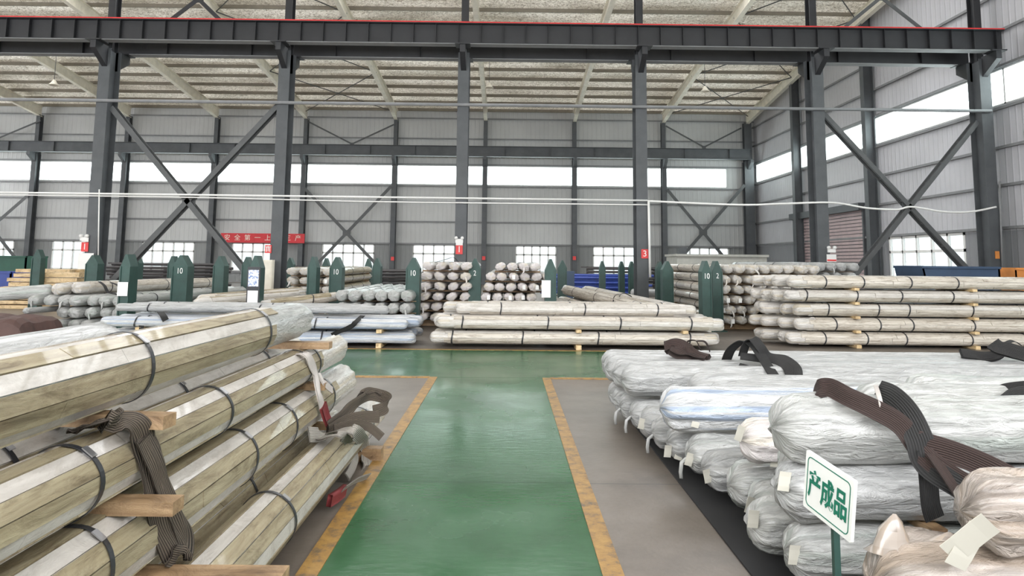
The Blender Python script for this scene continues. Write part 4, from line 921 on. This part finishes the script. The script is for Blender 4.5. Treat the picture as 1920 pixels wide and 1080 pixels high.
for (px, Y, num, lab, kw) in (
    (344, 15.2, '10', 'green rack post painted 10, double width, in front of dark pipe racks at left', dict(w_=0.34)),
    (483, 13.9, '10', 'narrow green post marked 10 carrying a framed blue printed notice', dict(w_=0.20, notice=True)),
    (633, 16.0, '10', 'green post painted 10 between the brown-sided stack and five white ends', {}),
    (776, 15.4, '10', 'tall green post painted 10 just left of the two centre stacks', dict(w_=0.30)),
    (589, 15.6, None, 'plain green post in front of the small five-row stack', dict(w_=0.2)),
    (243, 14.0, None, 'green post wearing a blank white paper sheet', dict(w_=0.2)),
    (415, 17.5, None, 'plain green post left of the notice post, below the brace foot', dict(w_=0.27)),
    (465, 20.5, None, 'plain rear green post just left of the notice post', dict(w_=0.24)),
    (891, 16.3, '2', 'dark green post squeezed between the two centre stacks', {}),
    (1032, 15.0, None, 'green post at the right end of the centre stack, white sheet on it', dict(w_=0.24)),
    (1250, 19.6, None, 'green post left of the brown-sided right stack', dict(w_=0.30)),
    (1321, 15.5, '10', 'large green post painted 10 in front of the right tall stack', dict(w_=0.21)),
    (1341, 15.95, '2', 'green post painted 2 touching the right side of the large one', dict(w_=0.23)),
    (708, 20.5, None, 'rear green post right of the small five-row stack', dict(w_=0.24)),
    (691, 24.5, None, 'small far green post left of its taller neighbour', dict(w_=0.2)),
    (178, 19.5, None, 'green post at the foot of the leftmost crane column', dict(w_=0.34)),
    (545, 25.4, None, 'far green post peeking over the small stack at its left', dict(w_=0.26)),
    (326, 21.0, None, 'far green post directly left of the double width post', dict(w_=0.22)),
    (257, 24.0, None, 'far green post right of the paper-bearing one', dict(w_=0.28)),
    (612, 24.5, None, 'far post tip showing between two front posts', dict(w_=0.22)),
    (1054, 22.0, None, 'rear green post right of the centre stacks before the blue pipes', dict(w_=0.28)),
    (1129, 24.5, None, 'slim far green post before the blue pipes', dict(w_=0.2)),
    (1165, 25.5, None, 'left one of the paired far posts before the blue pipes', dict(w_=0.2)),
    (1184, 24.9, None, 'right one of the paired far posts before the blue pipes', dict(w_=0.2)),
    (1236, 22.0, None, 'green post tip beside the column with the red number three', dict(w_=0.22)),
    (72, 19.9, None, 'tall green post standing in front of the lumber pile', dict(w_=0.26, d=0.2, h=1.72))):
    po = post(PXY(px, Y), Y, lab, num, **kw)
    if px == 243: MB().box((0.0, -0.20, 0.90), (0.20, 0.01, 0.27)).build('paper_sheet', 'pvc_white', po)
    if px == 1032: MB().box((-0.1, -0.19, 0.95), (0.19, 0.01, 0.36)).build('paper_sheet', 'pvc_white', po)

# ================================================================== STACKS SEEN END ON (running away from camera)
RW = ['bottom', 'second', 'third', 'fourth', 'fifth', 'sixth', 'seventh']
def stack_end(name, x0, y, cols, rows, dx, dz, r, L, film_, group, seed, slat=None, jitter=0.02, skip=(), z0=0.20, fz=0.92, straps=(1.2, 2.6, 4.2), skew=0.0, tagp=0.12, tails=0.15, xoff=None, from_right=False):
    s_ = random.Random(seed)
    for j in range(rows):
        n = cols[j] if isinstance(cols, (list, tuple)) else cols
        xo = (xoff[j] if xoff else 0)
        for i in range(n):
            if (i, j) in skip: continue
            x = x0+xo+i*dx+s_.uniform(-jitter, jitter)*0.6; yy = y+s_.uniform(-0.10, 0.10); z = z0+j*dz
            lab = 'wrapped bundle, %s from left, %s row of %s' % (ORD[i], RW[j], name)
            tl = 0.05 if s_.random() < tails else 0
            edge = (i == 0) or (i == n-1) or (j == rows-1)
            b_ = bundle((x, yy, z), (x+skew, yy+L, z), r, film_, lab, group, s_.randrange(50), straps if edge else (), 0, fz, tail=tl, slat=slat if edge else None, crink=0.06, poly=0.04, st_w=0.03)
            if s_.random() < tagp:
                t = MB().box((0.0, -0.03, -r*1.0), (0.07, 0.004, 0.10)).build('paper_tag', 'pvc_white', b_); t.rotation_euler = (0, 0, 0); t.matrix_basis = b_.rotation_euler.to_matrix().to_4x4().inverted() @ Matrix.Translation((s_.uniform(-0.03, 0.03), -0.03, -r*0.9)); t.data.name = 'paper_tag'
    # spacers between rows
    nmax = max(cols) if isinstance(cols, (list, tuple)) else cols
    for j in range(rows):
        for q, yy in enumerate((y+0.5, y+L-0.6)):
            zc = z0+j*dz-r*fz-(0.5*(dz-2*r*fz))
            n = cols[j] if isinstance(cols, (list, tuple)) else cols; xo = (xoff[j] if xoff else 0)
            hgt = max(0.012, dz-2*r*fz-0.004) if j else max(0.02, z0-r*fz-0.002)
            if j == 0: zc = hgt/2+0.001
            timber((x0+xo-r-0.02, yy, zc), (x0+xo+(n-1)*dx+r+0.02, yy, zc), 0.08, hgt*0.9, 'timber strip under the %s row of %s, %s end' % (RW[j], name, ['near', 'far'][q]), 'strips in '+name, seed=seed+j)
A = D(800, 500, 16.0).x
stack_end('the left centre stack', -1.93, 16.0, [4, 4, 4, 4, 4, 4], 6, 0.305, 0.232, 0.128, 5.6, 'film_pink', 'bundle ends of the left centre stack', 101, xoff=[0, 0.02, 0.05, 0.08, 0.08, 0.10], fz=0.73, tagp=0.2, z0=0.24)
stack_end('the right centre stack', -0.42, 16.0, [5, 5, 5, 6, 6, 4], 6, 0.262, 0.232, 0.122, 5.6, 'film_pink', 'bundle ends of the right centre stack', 102, xoff=[-0.06, -0.06, -0.06, 0, 0.05, 0.28], fz=0.77, tagp=0.3, z0=0.24)
stack_end('the small five-row stack', -5.72, 18.6, [4, 4, 4, 4, 4], 5, 0.31, 0.245, 0.132, 5.6, 'film_lagged', 'bundle ends of the small five-row stack', 103, WOOD, fz=0.76, z0=0.22)
stack_end('the low stack by post 10', -3.45, 14.6, [6, 6, 6], 3, 0.272, 0.25, 0.128, 4.6, 'film_clear', 'bundle ends of the low stack', 104, fz=0.90, tagp=0, z0=0.27)
stack_end('the left slanting stack', -8.93, 14.1, [4, 5, 7], 3, 0.28, 0.236, 0.125, 5.6, 'film_clear', 'bundle ends of the left slanting stack', 105, None, xoff=[0, 0.0, -0.55], fz=0.86, z0=0.17, skew=0.4, tails=0.5)
for i, (px0, py0, y0_, px1, py1, y1_, lab) in enumerate(((105, 542, 14.2, 330, 530, 19.4, 'left one'), (140, 540, 14.4, 415, 529, 19.6, 'right one')  )):
    a, b_ = D(px0, py0, y0_), D(px1, py1, y1_)
    bundle(a, b_, 0.125, 'film_lagged', 'long bundle on top of the left slanting stack, '+lab, 'long bundles on the left slanting stack', 110+i, (0.9, 2.8, 4.5), 1, 0.95, slat=PALE)
bundle(D(-60, 556, 14.0), D(98, 545, 14.4), 0.13, 'film_clear', 'pale bundle entering from the left edge above the brown tarp', None, 118, (), 1)
bundle(D(48, 583, 13.2), D(128, 577, 15.2), 0.06, 'film_white', 'slim white bundle lying on the brown tarp', None, 119, (), 0)
# right tall stack seen end on, its left flank visible
stack_end('the right tall stack', 5.0, 15.9, [7, 7, 7, 8, 8, 8], 6, 0.285, 0.232, 0.126, 5.6, 'film_lagged', 'bundle ends of the right tall stack', 106, PALE, xoff=[0.1, 0.1, 0.0, 0.0, 0, 0.05], fz=0.75, z0=0.24, tagp=0.3, tails=0.4)
stack_end('the rear right stack', 7.15, 17.3, [5, 6], 2, 0.31, 0.24, 0.125, 4.6, 'film_white', 'bundle ends of the rear right stack', 107, None, fz=0.9, z0=1.23, xoff=[0.2, 0.0])
stack_end('the lower rear right stack', 7.55, 17.6, [5, 5, 5, 5], 4, 0.31, 0.25, 0.13, 4.2, 'film_white', 'lower bundle ends behind the right strapped stack', 108, None, fz=0.9, z0=0.2, tagp=0)

# ================================================================== STACKS RUNNING ACROSS
def stack_side(name, x0, x1, y, cols, rows, dy, dz, r, film_, group, seed, slat, straps, z0=0.2, fz=0.92, j_=0.12, xstep=0.0, detail=1, spx=(0.7, 0.35)):
    s_ = random.Random(seed); L = x1-x0
    for j in range(rows):
        n = cols[j] if isinstance(cols, (list, tuple)) else cols
        for i in range(n):
            xa = x0+s_.uniform(-j_, j_)-xstep*i; z = z0+j*dz; yy = y+i*dy
            lab = 'lengthwise bundle, %s from front, %s row of %s' % (ORD[i], RW[j], name)
            st = [q*L+s_.uniform(-0.2, 0.2) for q in straps]
            bundle((xa, yy, z), (xa+L, yy, z), r, film_[j % len(film_)] if isinstance(film_, list) else film_, lab, group, s_.randrange(50), st if (i < 2) else (), detail if i < 2 else 0, fz, slat=slat if i < 2 or j == rows-1 else None, st_w=0.025, crink=0.05)
        zc = (z0-r*fz)/2 if j == 0 else z0+j*dz-r*fz-0.5*(dz-2*r*fz)
        hgt = (z0-r*fz-0.004) if j == 0 else max(0.012, dz-2*r*fz-0.004)
        for q, t in enumerate(spx):
            xx = x0+L*t
            timber((xx, y-r-0.03, zc), (xx, y+(n-1)*dy+r, zc), 0.09, hgt*0.92, '%s spacer under the %s row of %s' % (['left', 'right', 'middle'][q], RW[j], name), 'spacers in '+name, 'timber_pale', seed=seed+j)
stack_side('the low front centre pile', D(803, 600, 12.0).x+0.08, D(1368, 600, 12.0).x-0.05, 12.05+0.3, [5, 5], 2, 0.27, 0.262, 0.128, 'film_lagged', 'bundles of the low front centre pile', 201, PALE, (0.09, 0.36, 0.60, 0.88), z0=0.19, fz=0.80, spx=(0.50, 0.87), j_=0.08)
for i, (a, b_) in enumerate(((-0.9, 0.0), (-1.15, 0.3), (-0.7, 0.6))):
    bundle((a, 12.62+i*0.27, 0.675), (a+4.3-i*0.3, 12.62+i*0.27, 0.675), 0.115, 'film_lagged', ['front', 'middle', 'rear'][i]+' bundle laid on top of the low front centre pile', 'top bundles of the low front centre pile', 210+i, (0.8, 2.3, 3.6), 1, 0.85, slat=PALE)
stack_side('the blue-striped low pile', D(188, 625, 12.2).x, D(768, 625, 12.2).x, 12.35, [5, 5], 2, 0.27, 0.235, 0.125, 'film_blue', 'blue-striped bundles of the low left pile', 202, None, (0.12, 0.34, 0.72), z0=0.17, fz=0.66, spx=(0.12, 0.90), j_=0.14)
for i in range(3):
    xa = D(228, 575, 12.9).x+i*0.12
    bundle((xa, 12.75+i*0.3, 0.62), (xa+4.9-0.5*i, 12.75+i*0.3, 0.62), 0.09, 'film_white', ['front', 'middle', 'rear'][i]+' slim white bundle on top of the blue-striped low pile', 'slim bundles on the blue-striped low pile', 215+i, (0.6, 2.6), 1, 0.8)
for i, (pa, ya, pb, yb, lab) in enumerate((((365, 569), 13.9, (572, 552), 16.0, 'front'), ((372, 562), 14.3, (576, 546), 16.6, 'rear'), ((480, 574), 13.9, (632, 556), 15.2, 'right'))):
    bundle(D(*pa, ya), D(*pb, yb), 0.11, 'film_lagged', '%s timber-coloured bundle lying aslant beyond the blue-striped low pile' % lab, 'aslant bundles beyond the blue-striped pile', 220+i, (1.2,), 1, 0.9, slat=WOOD)
stack_side('the big strapped right stack', 5.25, 10.7, 13.0, [4, 4, 4, 4, 4], 5, 0.285, 0.258, 0.128, 'film_lagged', 'bundles of the big strapped right stack', 203, PALE, (0.10, 0.26, 0.42, 0.60, 0.80), z0=0.17, fz=0.79, xstep=0.13, spx=(0.22, 0.62), j_=0.10, detail=1)
# aslant pile centre-right
for i, (a, b_, r) in enumerate((((3.72, 14.3, 0.50), (2.25, 20.0, 0.72), 0.14), ((3.35, 14.2, 0.28), (1.95, 19.8, 0.46), 0.13), ((3.10, 14.5, 0.50), (1.68, 20.1, 0.74), 0.13), ((2.85, 14.2, 0.22), (1.55, 19.8, 0.44), 0.13), ((2.4, 14.3, 0.20), (1.3, 19.6, 0.42), 0.13))):
    bundle(a, b_, r, 'film_lagged', '%s aslant bundle right of the centre stacks pointing back to the blue pipes' % ['highest outer', 'outer lower', 'second highest', 'third from outside', 'innermost'][i], 'aslant bundles right of centre', 230+i, (1.0, 3.2, 4.8), 1, 1.0, slat=PALE)
timber((1.0, 19.2, 0.12), (2.7, 19.2, 0.12), 0.14, 0.24, 'thick sleeper under the far ends of the aslant bundles', None, name='timber_sleeper', seed=66)
timber((1.9, 14.9, 0.04), (3.9, 14.9, 0.04), 0.1, 0.07, 'sleeper under the near ends of the aslant bundles', None, name='timber_sleeper', seed=67)
# crumpled brown sheets between
def crumple(c, sx, sy, h, mat, label, seed, name='packing_sheet', cat='packing sheet', boxy=False):
    mb = MB(); n = 18; vs = []
    for t in (0, 1):
        for i in range(n+1):
            for j in range(n+1):
                u, v_ = i/n-0.5, j/n-0.5; hh = h*(0.35+noise.noise(Vector((u*4, v_*4, seed)))+0.5*noise.noise(Vector((u*10, v_*10, seed))))*(1-(2*abs(u))**4)*(1-(2*abs(v_))**4)
                if boxy: hh = h*(0.86+0.18*noise.noise(Vector((u*5, v_*5, seed))))*(1-(2*abs(u))**14)*(1-(2*abs(v_))**14)
                vs.append((c[0]+u*sx*(1+0.1*noise.noise(Vector((v_*5, seed, 0)))), c[1]+v_*sy, c[2]+max(0.006, hh)-(0.006 if t == 0 else 0)))
    m_ = (n+1)**2; fs = []
    for i in range(n):
        for j in range(n):
            a = i*(n+1)+j; fs.append((m_+a, m_+a+n+1, m_+a+n+2, m_+a+1)); fs.append((a, a+1, a+n+2, a+n+1))
    for i in range(n):
        for (p_, q) in ((i, i+1), (i*(n+1), (i+1)*(n+1)), (n*(n+1)+i, n*(n+1)+i+1), (i*(n+1)+n, (i+1)*(n+1)+n)): fs.append((p_, q, m_+q, m_+p_))
    mb.add(vs, fs); return tag(mb.build(name, mat), label, cat)
crumple((1.75, 14.8, 0.33), 1.3, 1.6, 0.42, 'brown_tarp', 'crumpled brown sheet lying between the right centre stack and the aslant bundles', 5)
crumple((-9.55, 13.15, 0.0), 2.0, 1.3, 0.46, 'brown_tarp', 'dark brown tarpaulin heap on the floor at the left edge', 9, 'tarpaulin', 'tarpaulin', True)
# slings on mid piles
sling('lifting_sling', ['web_black'], 'short dark sling dropping over the left slanting stack near the brace foot', [
    dict(P=[D(186, 528, 14.9), D(196, 536, 14.7), D(203, 548, 14.6), D(222, 553, 14.5)], wd=0.06, W0=(0.8, 0.6, 0), seed=41),
    dict(P=[D(208, 530, 14.9), D(222, 536, 14.7), D(226, 548, 14.6)], wd=0.06, W0=(0.8, 0.6, 0), seed=42)])
sling('lifting_sling', ['web_black'], 'dark sling crossing the right end of the blue-striped pile', [
    dict(P=[D(680, 592, 12.6), D(668, 603, 12.20), D(658, 612, 12.17), D(635, 622, 12.17), D(622, 628, 12.17)], wd=0.09, W0=(1, 0.3, 0), seed=43)])
sling('lifting_sling', ['web_black'], 'dark sling hanging at the left end of the blue-striped pile', [
    dict(P=[D(300, 585, 12.6), D(306, 592, 12.22), D(311, 601, 12.17)], wd=0.11, W0=(1, 0.2, 0), seed=44),
    dict(P=[D(265, 607, 12.3), D(265, 618, 12.18), D(262, 632, 12.18)], wd=0.08, W0=(1, 0.2, 0), seed=45)])
sling('lifting_sling', ['web_black'], 'dark sling coiled on the highest aslant bundle', [
    dict(P=[D(1150, 560, 16.2), D(1156, 553, 16.2), D(1172, 551, 16.4), D(1184, 556, 16.6)], wd=0.05, W0=(0.5, 1, 0), seed=46),
    dict(P=[D(1150, 562, 16.0), D(1152, 570, 15.8), D(1172, 577, 15.6)], wd=0.035, W0=(0.5, 1, 0), seed=47)])
sling('lifting_sling', ['web_black'], 'dark sling lying over the top row of the left centre stack', [
    dict(P=[D(817, 492, 16.1), D(835, 487, 16.1), D(850, 483, 16.1), D(858, 490, 16.0)], wd=0.10, W0=(0.1, 1, 0), seed=48)])

# ================================================================== TIMBER, PIPES, BINS
s_ = random.Random(5)
LP = []
for j in range(9):
    z = 0.05+j*0.132; n = 3
    for i in range(n):
        xa = PXY(-20, 21.0)+s_.uniform(-0.1, 0.15)+0.14*j; xb = PXY(150, 21)+s_.uniform(-0.5, 0.1)
        LP.append((xa, min(xb, PXY(157, 21)), 20.8+i*0.34, z, j, i))
for (xa, xb, y, z, j, i) in LP:
    tag(MB().box(((xa+xb)/2, y, z), (xb-xa, 0.26, 0.10)).build('lumber_board', 'timber_pale'), 'pale sawn board, %s one of %s course up, lumber pile' % (['front', 'middle', 'rear'][i], ORD[j]), 'board', 'boards of the yellow lumber pile at left')
for i in range(7):
    xa = PXY(20, 21)+2.0+i*0.02
    tag(MB().box((PXY(122, 20.3), 20.25, 0.08+i*0.155), (1.15-0.05*(i % 3), 0.4, 0.135)).build('lumber_board', 'timber_pale'), 'short thick board, %s from floor, right block of lumber pile' % ORD[i], 'board', 'short boards right of the green column foot')
def rackpipes(name, xa, xb, y, z0, z1, n, r, mat, what, where, grp):
    s2 = random.Random(hash(name) % 7 if False else len(name))
    for i in range(n):
        z = z0+(z1-z0)*i/(n-1); yy = y+(0.12 if i % 2 else 0)
        tag(MB().tube([(xa+s2.uniform(-0.3, 0.3), yy, z), (xb+s2.uniform(-0.3, 0.3), yy, z)], r, 10).build('steel_pipe', mat), '%s, %s from the bottom, rack %s' % (what, ORD[i], where), 'pipe', grp)
def rackframe(xa, xb, y, h, label, z0, z1, n, r=0.055):
    f = empty('pipe_rack', ((xa+xb)/2, y, 0), label, 'rack'); L = (xb-xa)
    for t in (-0.42, 0, 0.42):
        MB().box((t*L, 0.25, h/2), (0.08, 0.08, h)).build('upright', 'pipe_dark', f)
    mb = MB()
    for t in (-0.42, 0, 0.42):
        for i in range(n): MB().box((t*L, 0.04, z0+(z1-z0)*i/(n-1)-r-0.008), (0.03, 0.36, 0.014)).build('rack_arm', 'pipe_dark', f)
    MB().box((0, 0.25, h-0.04), (L, 0.06, 0.06)).build('rail', 'pipe_dark', f); MB().box((0, 0.25, 0.10), (L, 0.06, 0.06)).build('rail', 'pipe_dark', f)
def arms(): pass
a, b_ = PXY(196, 27), PXY(425, 27)
rackframe(a, b_, 27, 1.35, 'dark pipe rack behind the left posts', 0.15, 1.28, 10); rackpipes('l', a, b_, 26.95, 0.15, 1.28, 10, 0.055, 'pipe_dark', 'dark steel pipe', 'behind the left posts', 'dark pipes behind the left posts')
a, b_ = PXY(505, 27), PXY(560, 27)
rackframe(a, b_, 27, 1.3, 'short pipe rack left of the small stack', 0.15, 1.2, 8)
rackpipes('ll', a, b_, 26.95, 0.15, 1.2, 8, 0.055, 'pipe_dark', 'short dark pipe', 'left of the small stack', 'dark pipes left of the small stack')
a, b_ = PXY(655, 27), PXY(775, 27)
rackframe(a, b_, 27, 1.2, 'dark pipe rack left of the tall 10 post', 0.15, 1.12, 9); rackpipes('lll', a, b_, 26.95, 0.15, 1.12, 9, 0.055, 'pipe_dark', 'dark steel pipe', 'left of the tall 10 post', 'dark pipes left of the tall 10 post')
a, b_ = PXY(1020, 30), PXY(1215, 30)
rackframe(a, b_, 30, 1.0, 'pipe rack right of the centre stacks', 0.25, 0.98, 8, 0.06); rackpipes('blue', a, b_, 29.95, 0.25, 0.98, 8, 0.06, 'pipe_blue', 'blue painted pipe', 'right of the centre stacks', 'blue pipes right of centre')
a, b_ = PXY(1090, 33), PXY(1240, 33)
rackframe(a, b_, 33, 1.35, 'far pipe rack behind the blue pipes', 0.5, 1.25, 6, 0.06)
rackpipes('darkr', a, b_, 32.9, 0.5, 1.25, 6, 0.06, 'pipe_dark', 'dark pipe', 'behind the blue pipes', 'dark pipes behind the blue ones')
bundle((PXY(845, 24)+6.2, 24, 0.5), (PXY(845, 24)+9.0, 24, 0.5), 0.14, 'film_white', 'white bundle glimpsed behind the column with the red number three', None, 250, (), 0)
# bins
def bin_(name, x0, x1, y, z0, z1, mat, label, cat, d=1.2, taper=0.0):
    b2 = empty(name, ((x0+x1)/2, y, 0), label, cat); L = x1-x0; t = 0.05; mb = MB()
    mb.prism([(-L/2+taper, 0, z0), (L/2, 0, z0), (L/2, 0, z1), (-L/2, 0, z1)], (0, t, 0)); mb.prism([(-L/2+taper, d, z0), (L/2, d, z0), (L/2, d, z1), (-L/2, d, z1)], (0, t, 0))
    mb.box((L/2-t/2, d/2, (z0+z1)/2), (t, d, z1-z0)); mb.bar((-L/2+taper+0.03, d/2, z0), (-L/2+0.03, d/2, z1), d, 0.05); mb.box((taper/2, d/2, z0+0.03), (L-taper, d, 0.06)); mb.build('bin_body', mat, b2)
    MB().box((0, -0.02, z1-0.03), (L, 0.06, 0.06)).box((0, d+0.06, z1-0.03), (L, 0.06, 0.06)).build('rim', mat, b2)
    mb = MB()
    for x in (-L*0.3, L*0.35):
        for yy in (0.1, d-0.1): MB().box((x, yy, z0/2), (0.1, 0.1, z0)).build('leg', mat, b2)
bin_('steel_skip', PXY(1732, 17.5), PXY(1880, 17.5), 17.6, 0.25, 1.52, 'bin_blue', 'dark blue steel skip with sloping left end behind the strapped right stack', 'skip', taper=0.25)
bin_('storage_bin', PXY(1902, 18.5), PXY(1975, 18.5), 18.5, 0.2, 1.5, 'orange_paint', 'orange bin at the right edge behind the strapped stack', 'bin')
bin_('storage_bin', PXY(-60, 27), PXY(48, 27), 27, 0.3, 1.55, 'bin_green', 'dark green bin at the far left edge behind the lumber', 'bin')
bin_('storage_bin', PXY(-60, 24), PXY(22, 24), 24, 0.2, 1.0, 'pipe_blue', 'dark blue bin at the left edge beside the lumber pile', 'bin')
# site cabin near the rear right corner
cb = empty('site_cabin', (D(1357, 480, 36).x, 37.5, 0), 'low beige cabin with flat roof near the right rear corner', 'cabin'); Lc = D(1442, 480, 36).x-D(1272, 480, 36).x
MB().box((0, 0, 0.95), (Lc, 2.4, 1.9)).build('cabin_wall', 'cabin_beige', cb); MB().box((0, 0, 1.97), (Lc+0.15, 2.6, 0.12)).build('flat_roof', 'cabin_beige', cb)
MB().box((-Lc*0.37, 0.2, 2.22), (0.45, 0.4, 0.36)).build('fan_box', 'steel_grey', cb)
# white cabinet at column two, white boards
def boxthing(name, x, y, w_, d, h, mat, label, cat, z0=0.0):
    c = empty(name, (x, y, 0), label, cat); MB().box((0, 0, z0+h/2), (w_, d, h)).build('cabinet_body', mat, c); MB().box((0, -d/2-0.008, z0+h/2), (w_-0.05, 0.014, h-0.08)).build('cabinet_door', mat, c)
boxthing('metal_cabinet', PXY(502, 22.6), 22.7, 0.3, 0.22, 1.5, 'rafter_beige', 'narrow cream cabinet standing at the foot of the second crane column', 'cabinet')
boxthing('metal_cabinet', PXY(1068, 26), 26.0, 0.34, 0.3, 1.2, 'bin_blue', 'small blue cabinet by the far posts right of the centre stacks', 'cabinet')
# ------------------------------------------------------------------ signs on columns
def col_sign(px, py, wpx, hpx, Y, mat, label, txt=None, name='column_sign', tmat='white_paint', parts=()):
    c = D(px, py, Y); u = Y/F; s2 = empty(name, c, label, 'sign'); MB().box((0, 0, 0), (wpx*u, 0.02, hpx*u)).build('sign_plate', mat, s2)
    if txt: text_part('lettering', txt, hpx*u*0.95, tmat, s2, (0, -0.014, 0), (PI/2, 0, 0), 0.003)
    for (dx, dz, w2, h2, m2, nm) in parts: MB().box((dx*u, -0.016, dz*u), (w2*u, 0.012, h2*u)).build(nm, m2, s2)
    return s2
YS = Y1-0.345
col_sign(861, 468, 13, 17, YS, 'sign_red', 'red sign with white figure one on the crane column above the left centre stack', '1', parts=((0, 14, 13, 12, 'white_paint', 'white_strip'),))
col_sign(1209, 476, 13, 17, YS, 'sign_red', 'red square sign with white figure three on a crane column', '3')
col_sign(503, 467, 12, 15, YS, 'sign_red', 'red sign with white strokes on the second crane column', '1', parts=((0, 4, 9, 1.5, 'white_paint', 'stroke'), (-3, -1, 1.5, 8, 'white_paint', 'stroke'), (3, -1, 1.5, 8, 'white_paint', 'stroke')))
col_sign(159, 463, 13, 17, YS, 'sign_red', 'red sign with white strokes on the leftmost crane column above the notice board', '1', parts=((0, 13, 13, 7, 'white_paint', 'white_strip'),))
nb = col_sign(160, 496, 28, 42, YS-0.04, 'pvc_white', 'pale blue-white notice board hanging at the foot of the leftmost crane column', None, 'notice_board', parts=((0, -14, 20, 10, 'notice_print', 'printed_sheet'),))
def elight(px, py, Y, label):
    e = empty('emergency_light', D(px, py, Y), label, 'emergency light', 'twin emergency lights'); MB().box((0, 0, 0), (0.26, 0.06, 0.12)).build('light_body', 'white_paint', e)
    for s3 in (-1, 1):
        mb = MB(); mb.tube([(s3*0.1, -0.06, 0.1), (s3*0.1, 0.03, 0.1)], 0.055, 12); mb.build('lamp_head', 'pvc_white', e)
elight(861, 452, YS, 'twin headed emergency light above the figure one sign'); elight(158, 448, YS, 'twin headed emergency light on the leftmost crane column')
elight(1559, 470, YS, 'twin headed emergency light on the column behind the rear right stack')
col_sign(1559, 484, 18, 14, YS, 'white_paint', 'small white sign with a red strip under the right emergency light', None, parts=((0, -4, 17, 3, 'sign_red', 'red_strip'),))
col_sign(736, 485, 6, 7, YB-0.8, 'sign_red', 'tiny red sign on the back wall column right of the fourth window')
col_sign(1077, 484, 6, 7, YB-0.8, 'sign_red', 'tiny red sign on the back wall column over the blue pipes')
col_sign(907, 484, 6, 7, YB-0.8, 'sign_red', 'tiny red sign on the back wall column between the centre stacks')
col_sign(1870, 478, 8, 14, YS, 'orange_paint', 'small orange box on the column at the right edge')
# banner on the back wall
YBn = YB-0.75; a, b_ = D(414, 446, YBn), D(571, 447, YBn); bn = empty('wall_banner', (a+b_)/2, 'long red banner with pale lettering stretched across two back wall columns', 'banner')
MB().box((0, 0, 0), ((b_-a).length, 0.02, 0.62)).build('banner_cloth', 'banner_red', bn)
for i, ch in enumerate('安全第一上一三产'): text_part('lettering', ch, 0.42, 'rafter_beige', bn, (-2.35+i*0.67, -0.013, 0.0), (PI/2, 0, 0), 0.003)
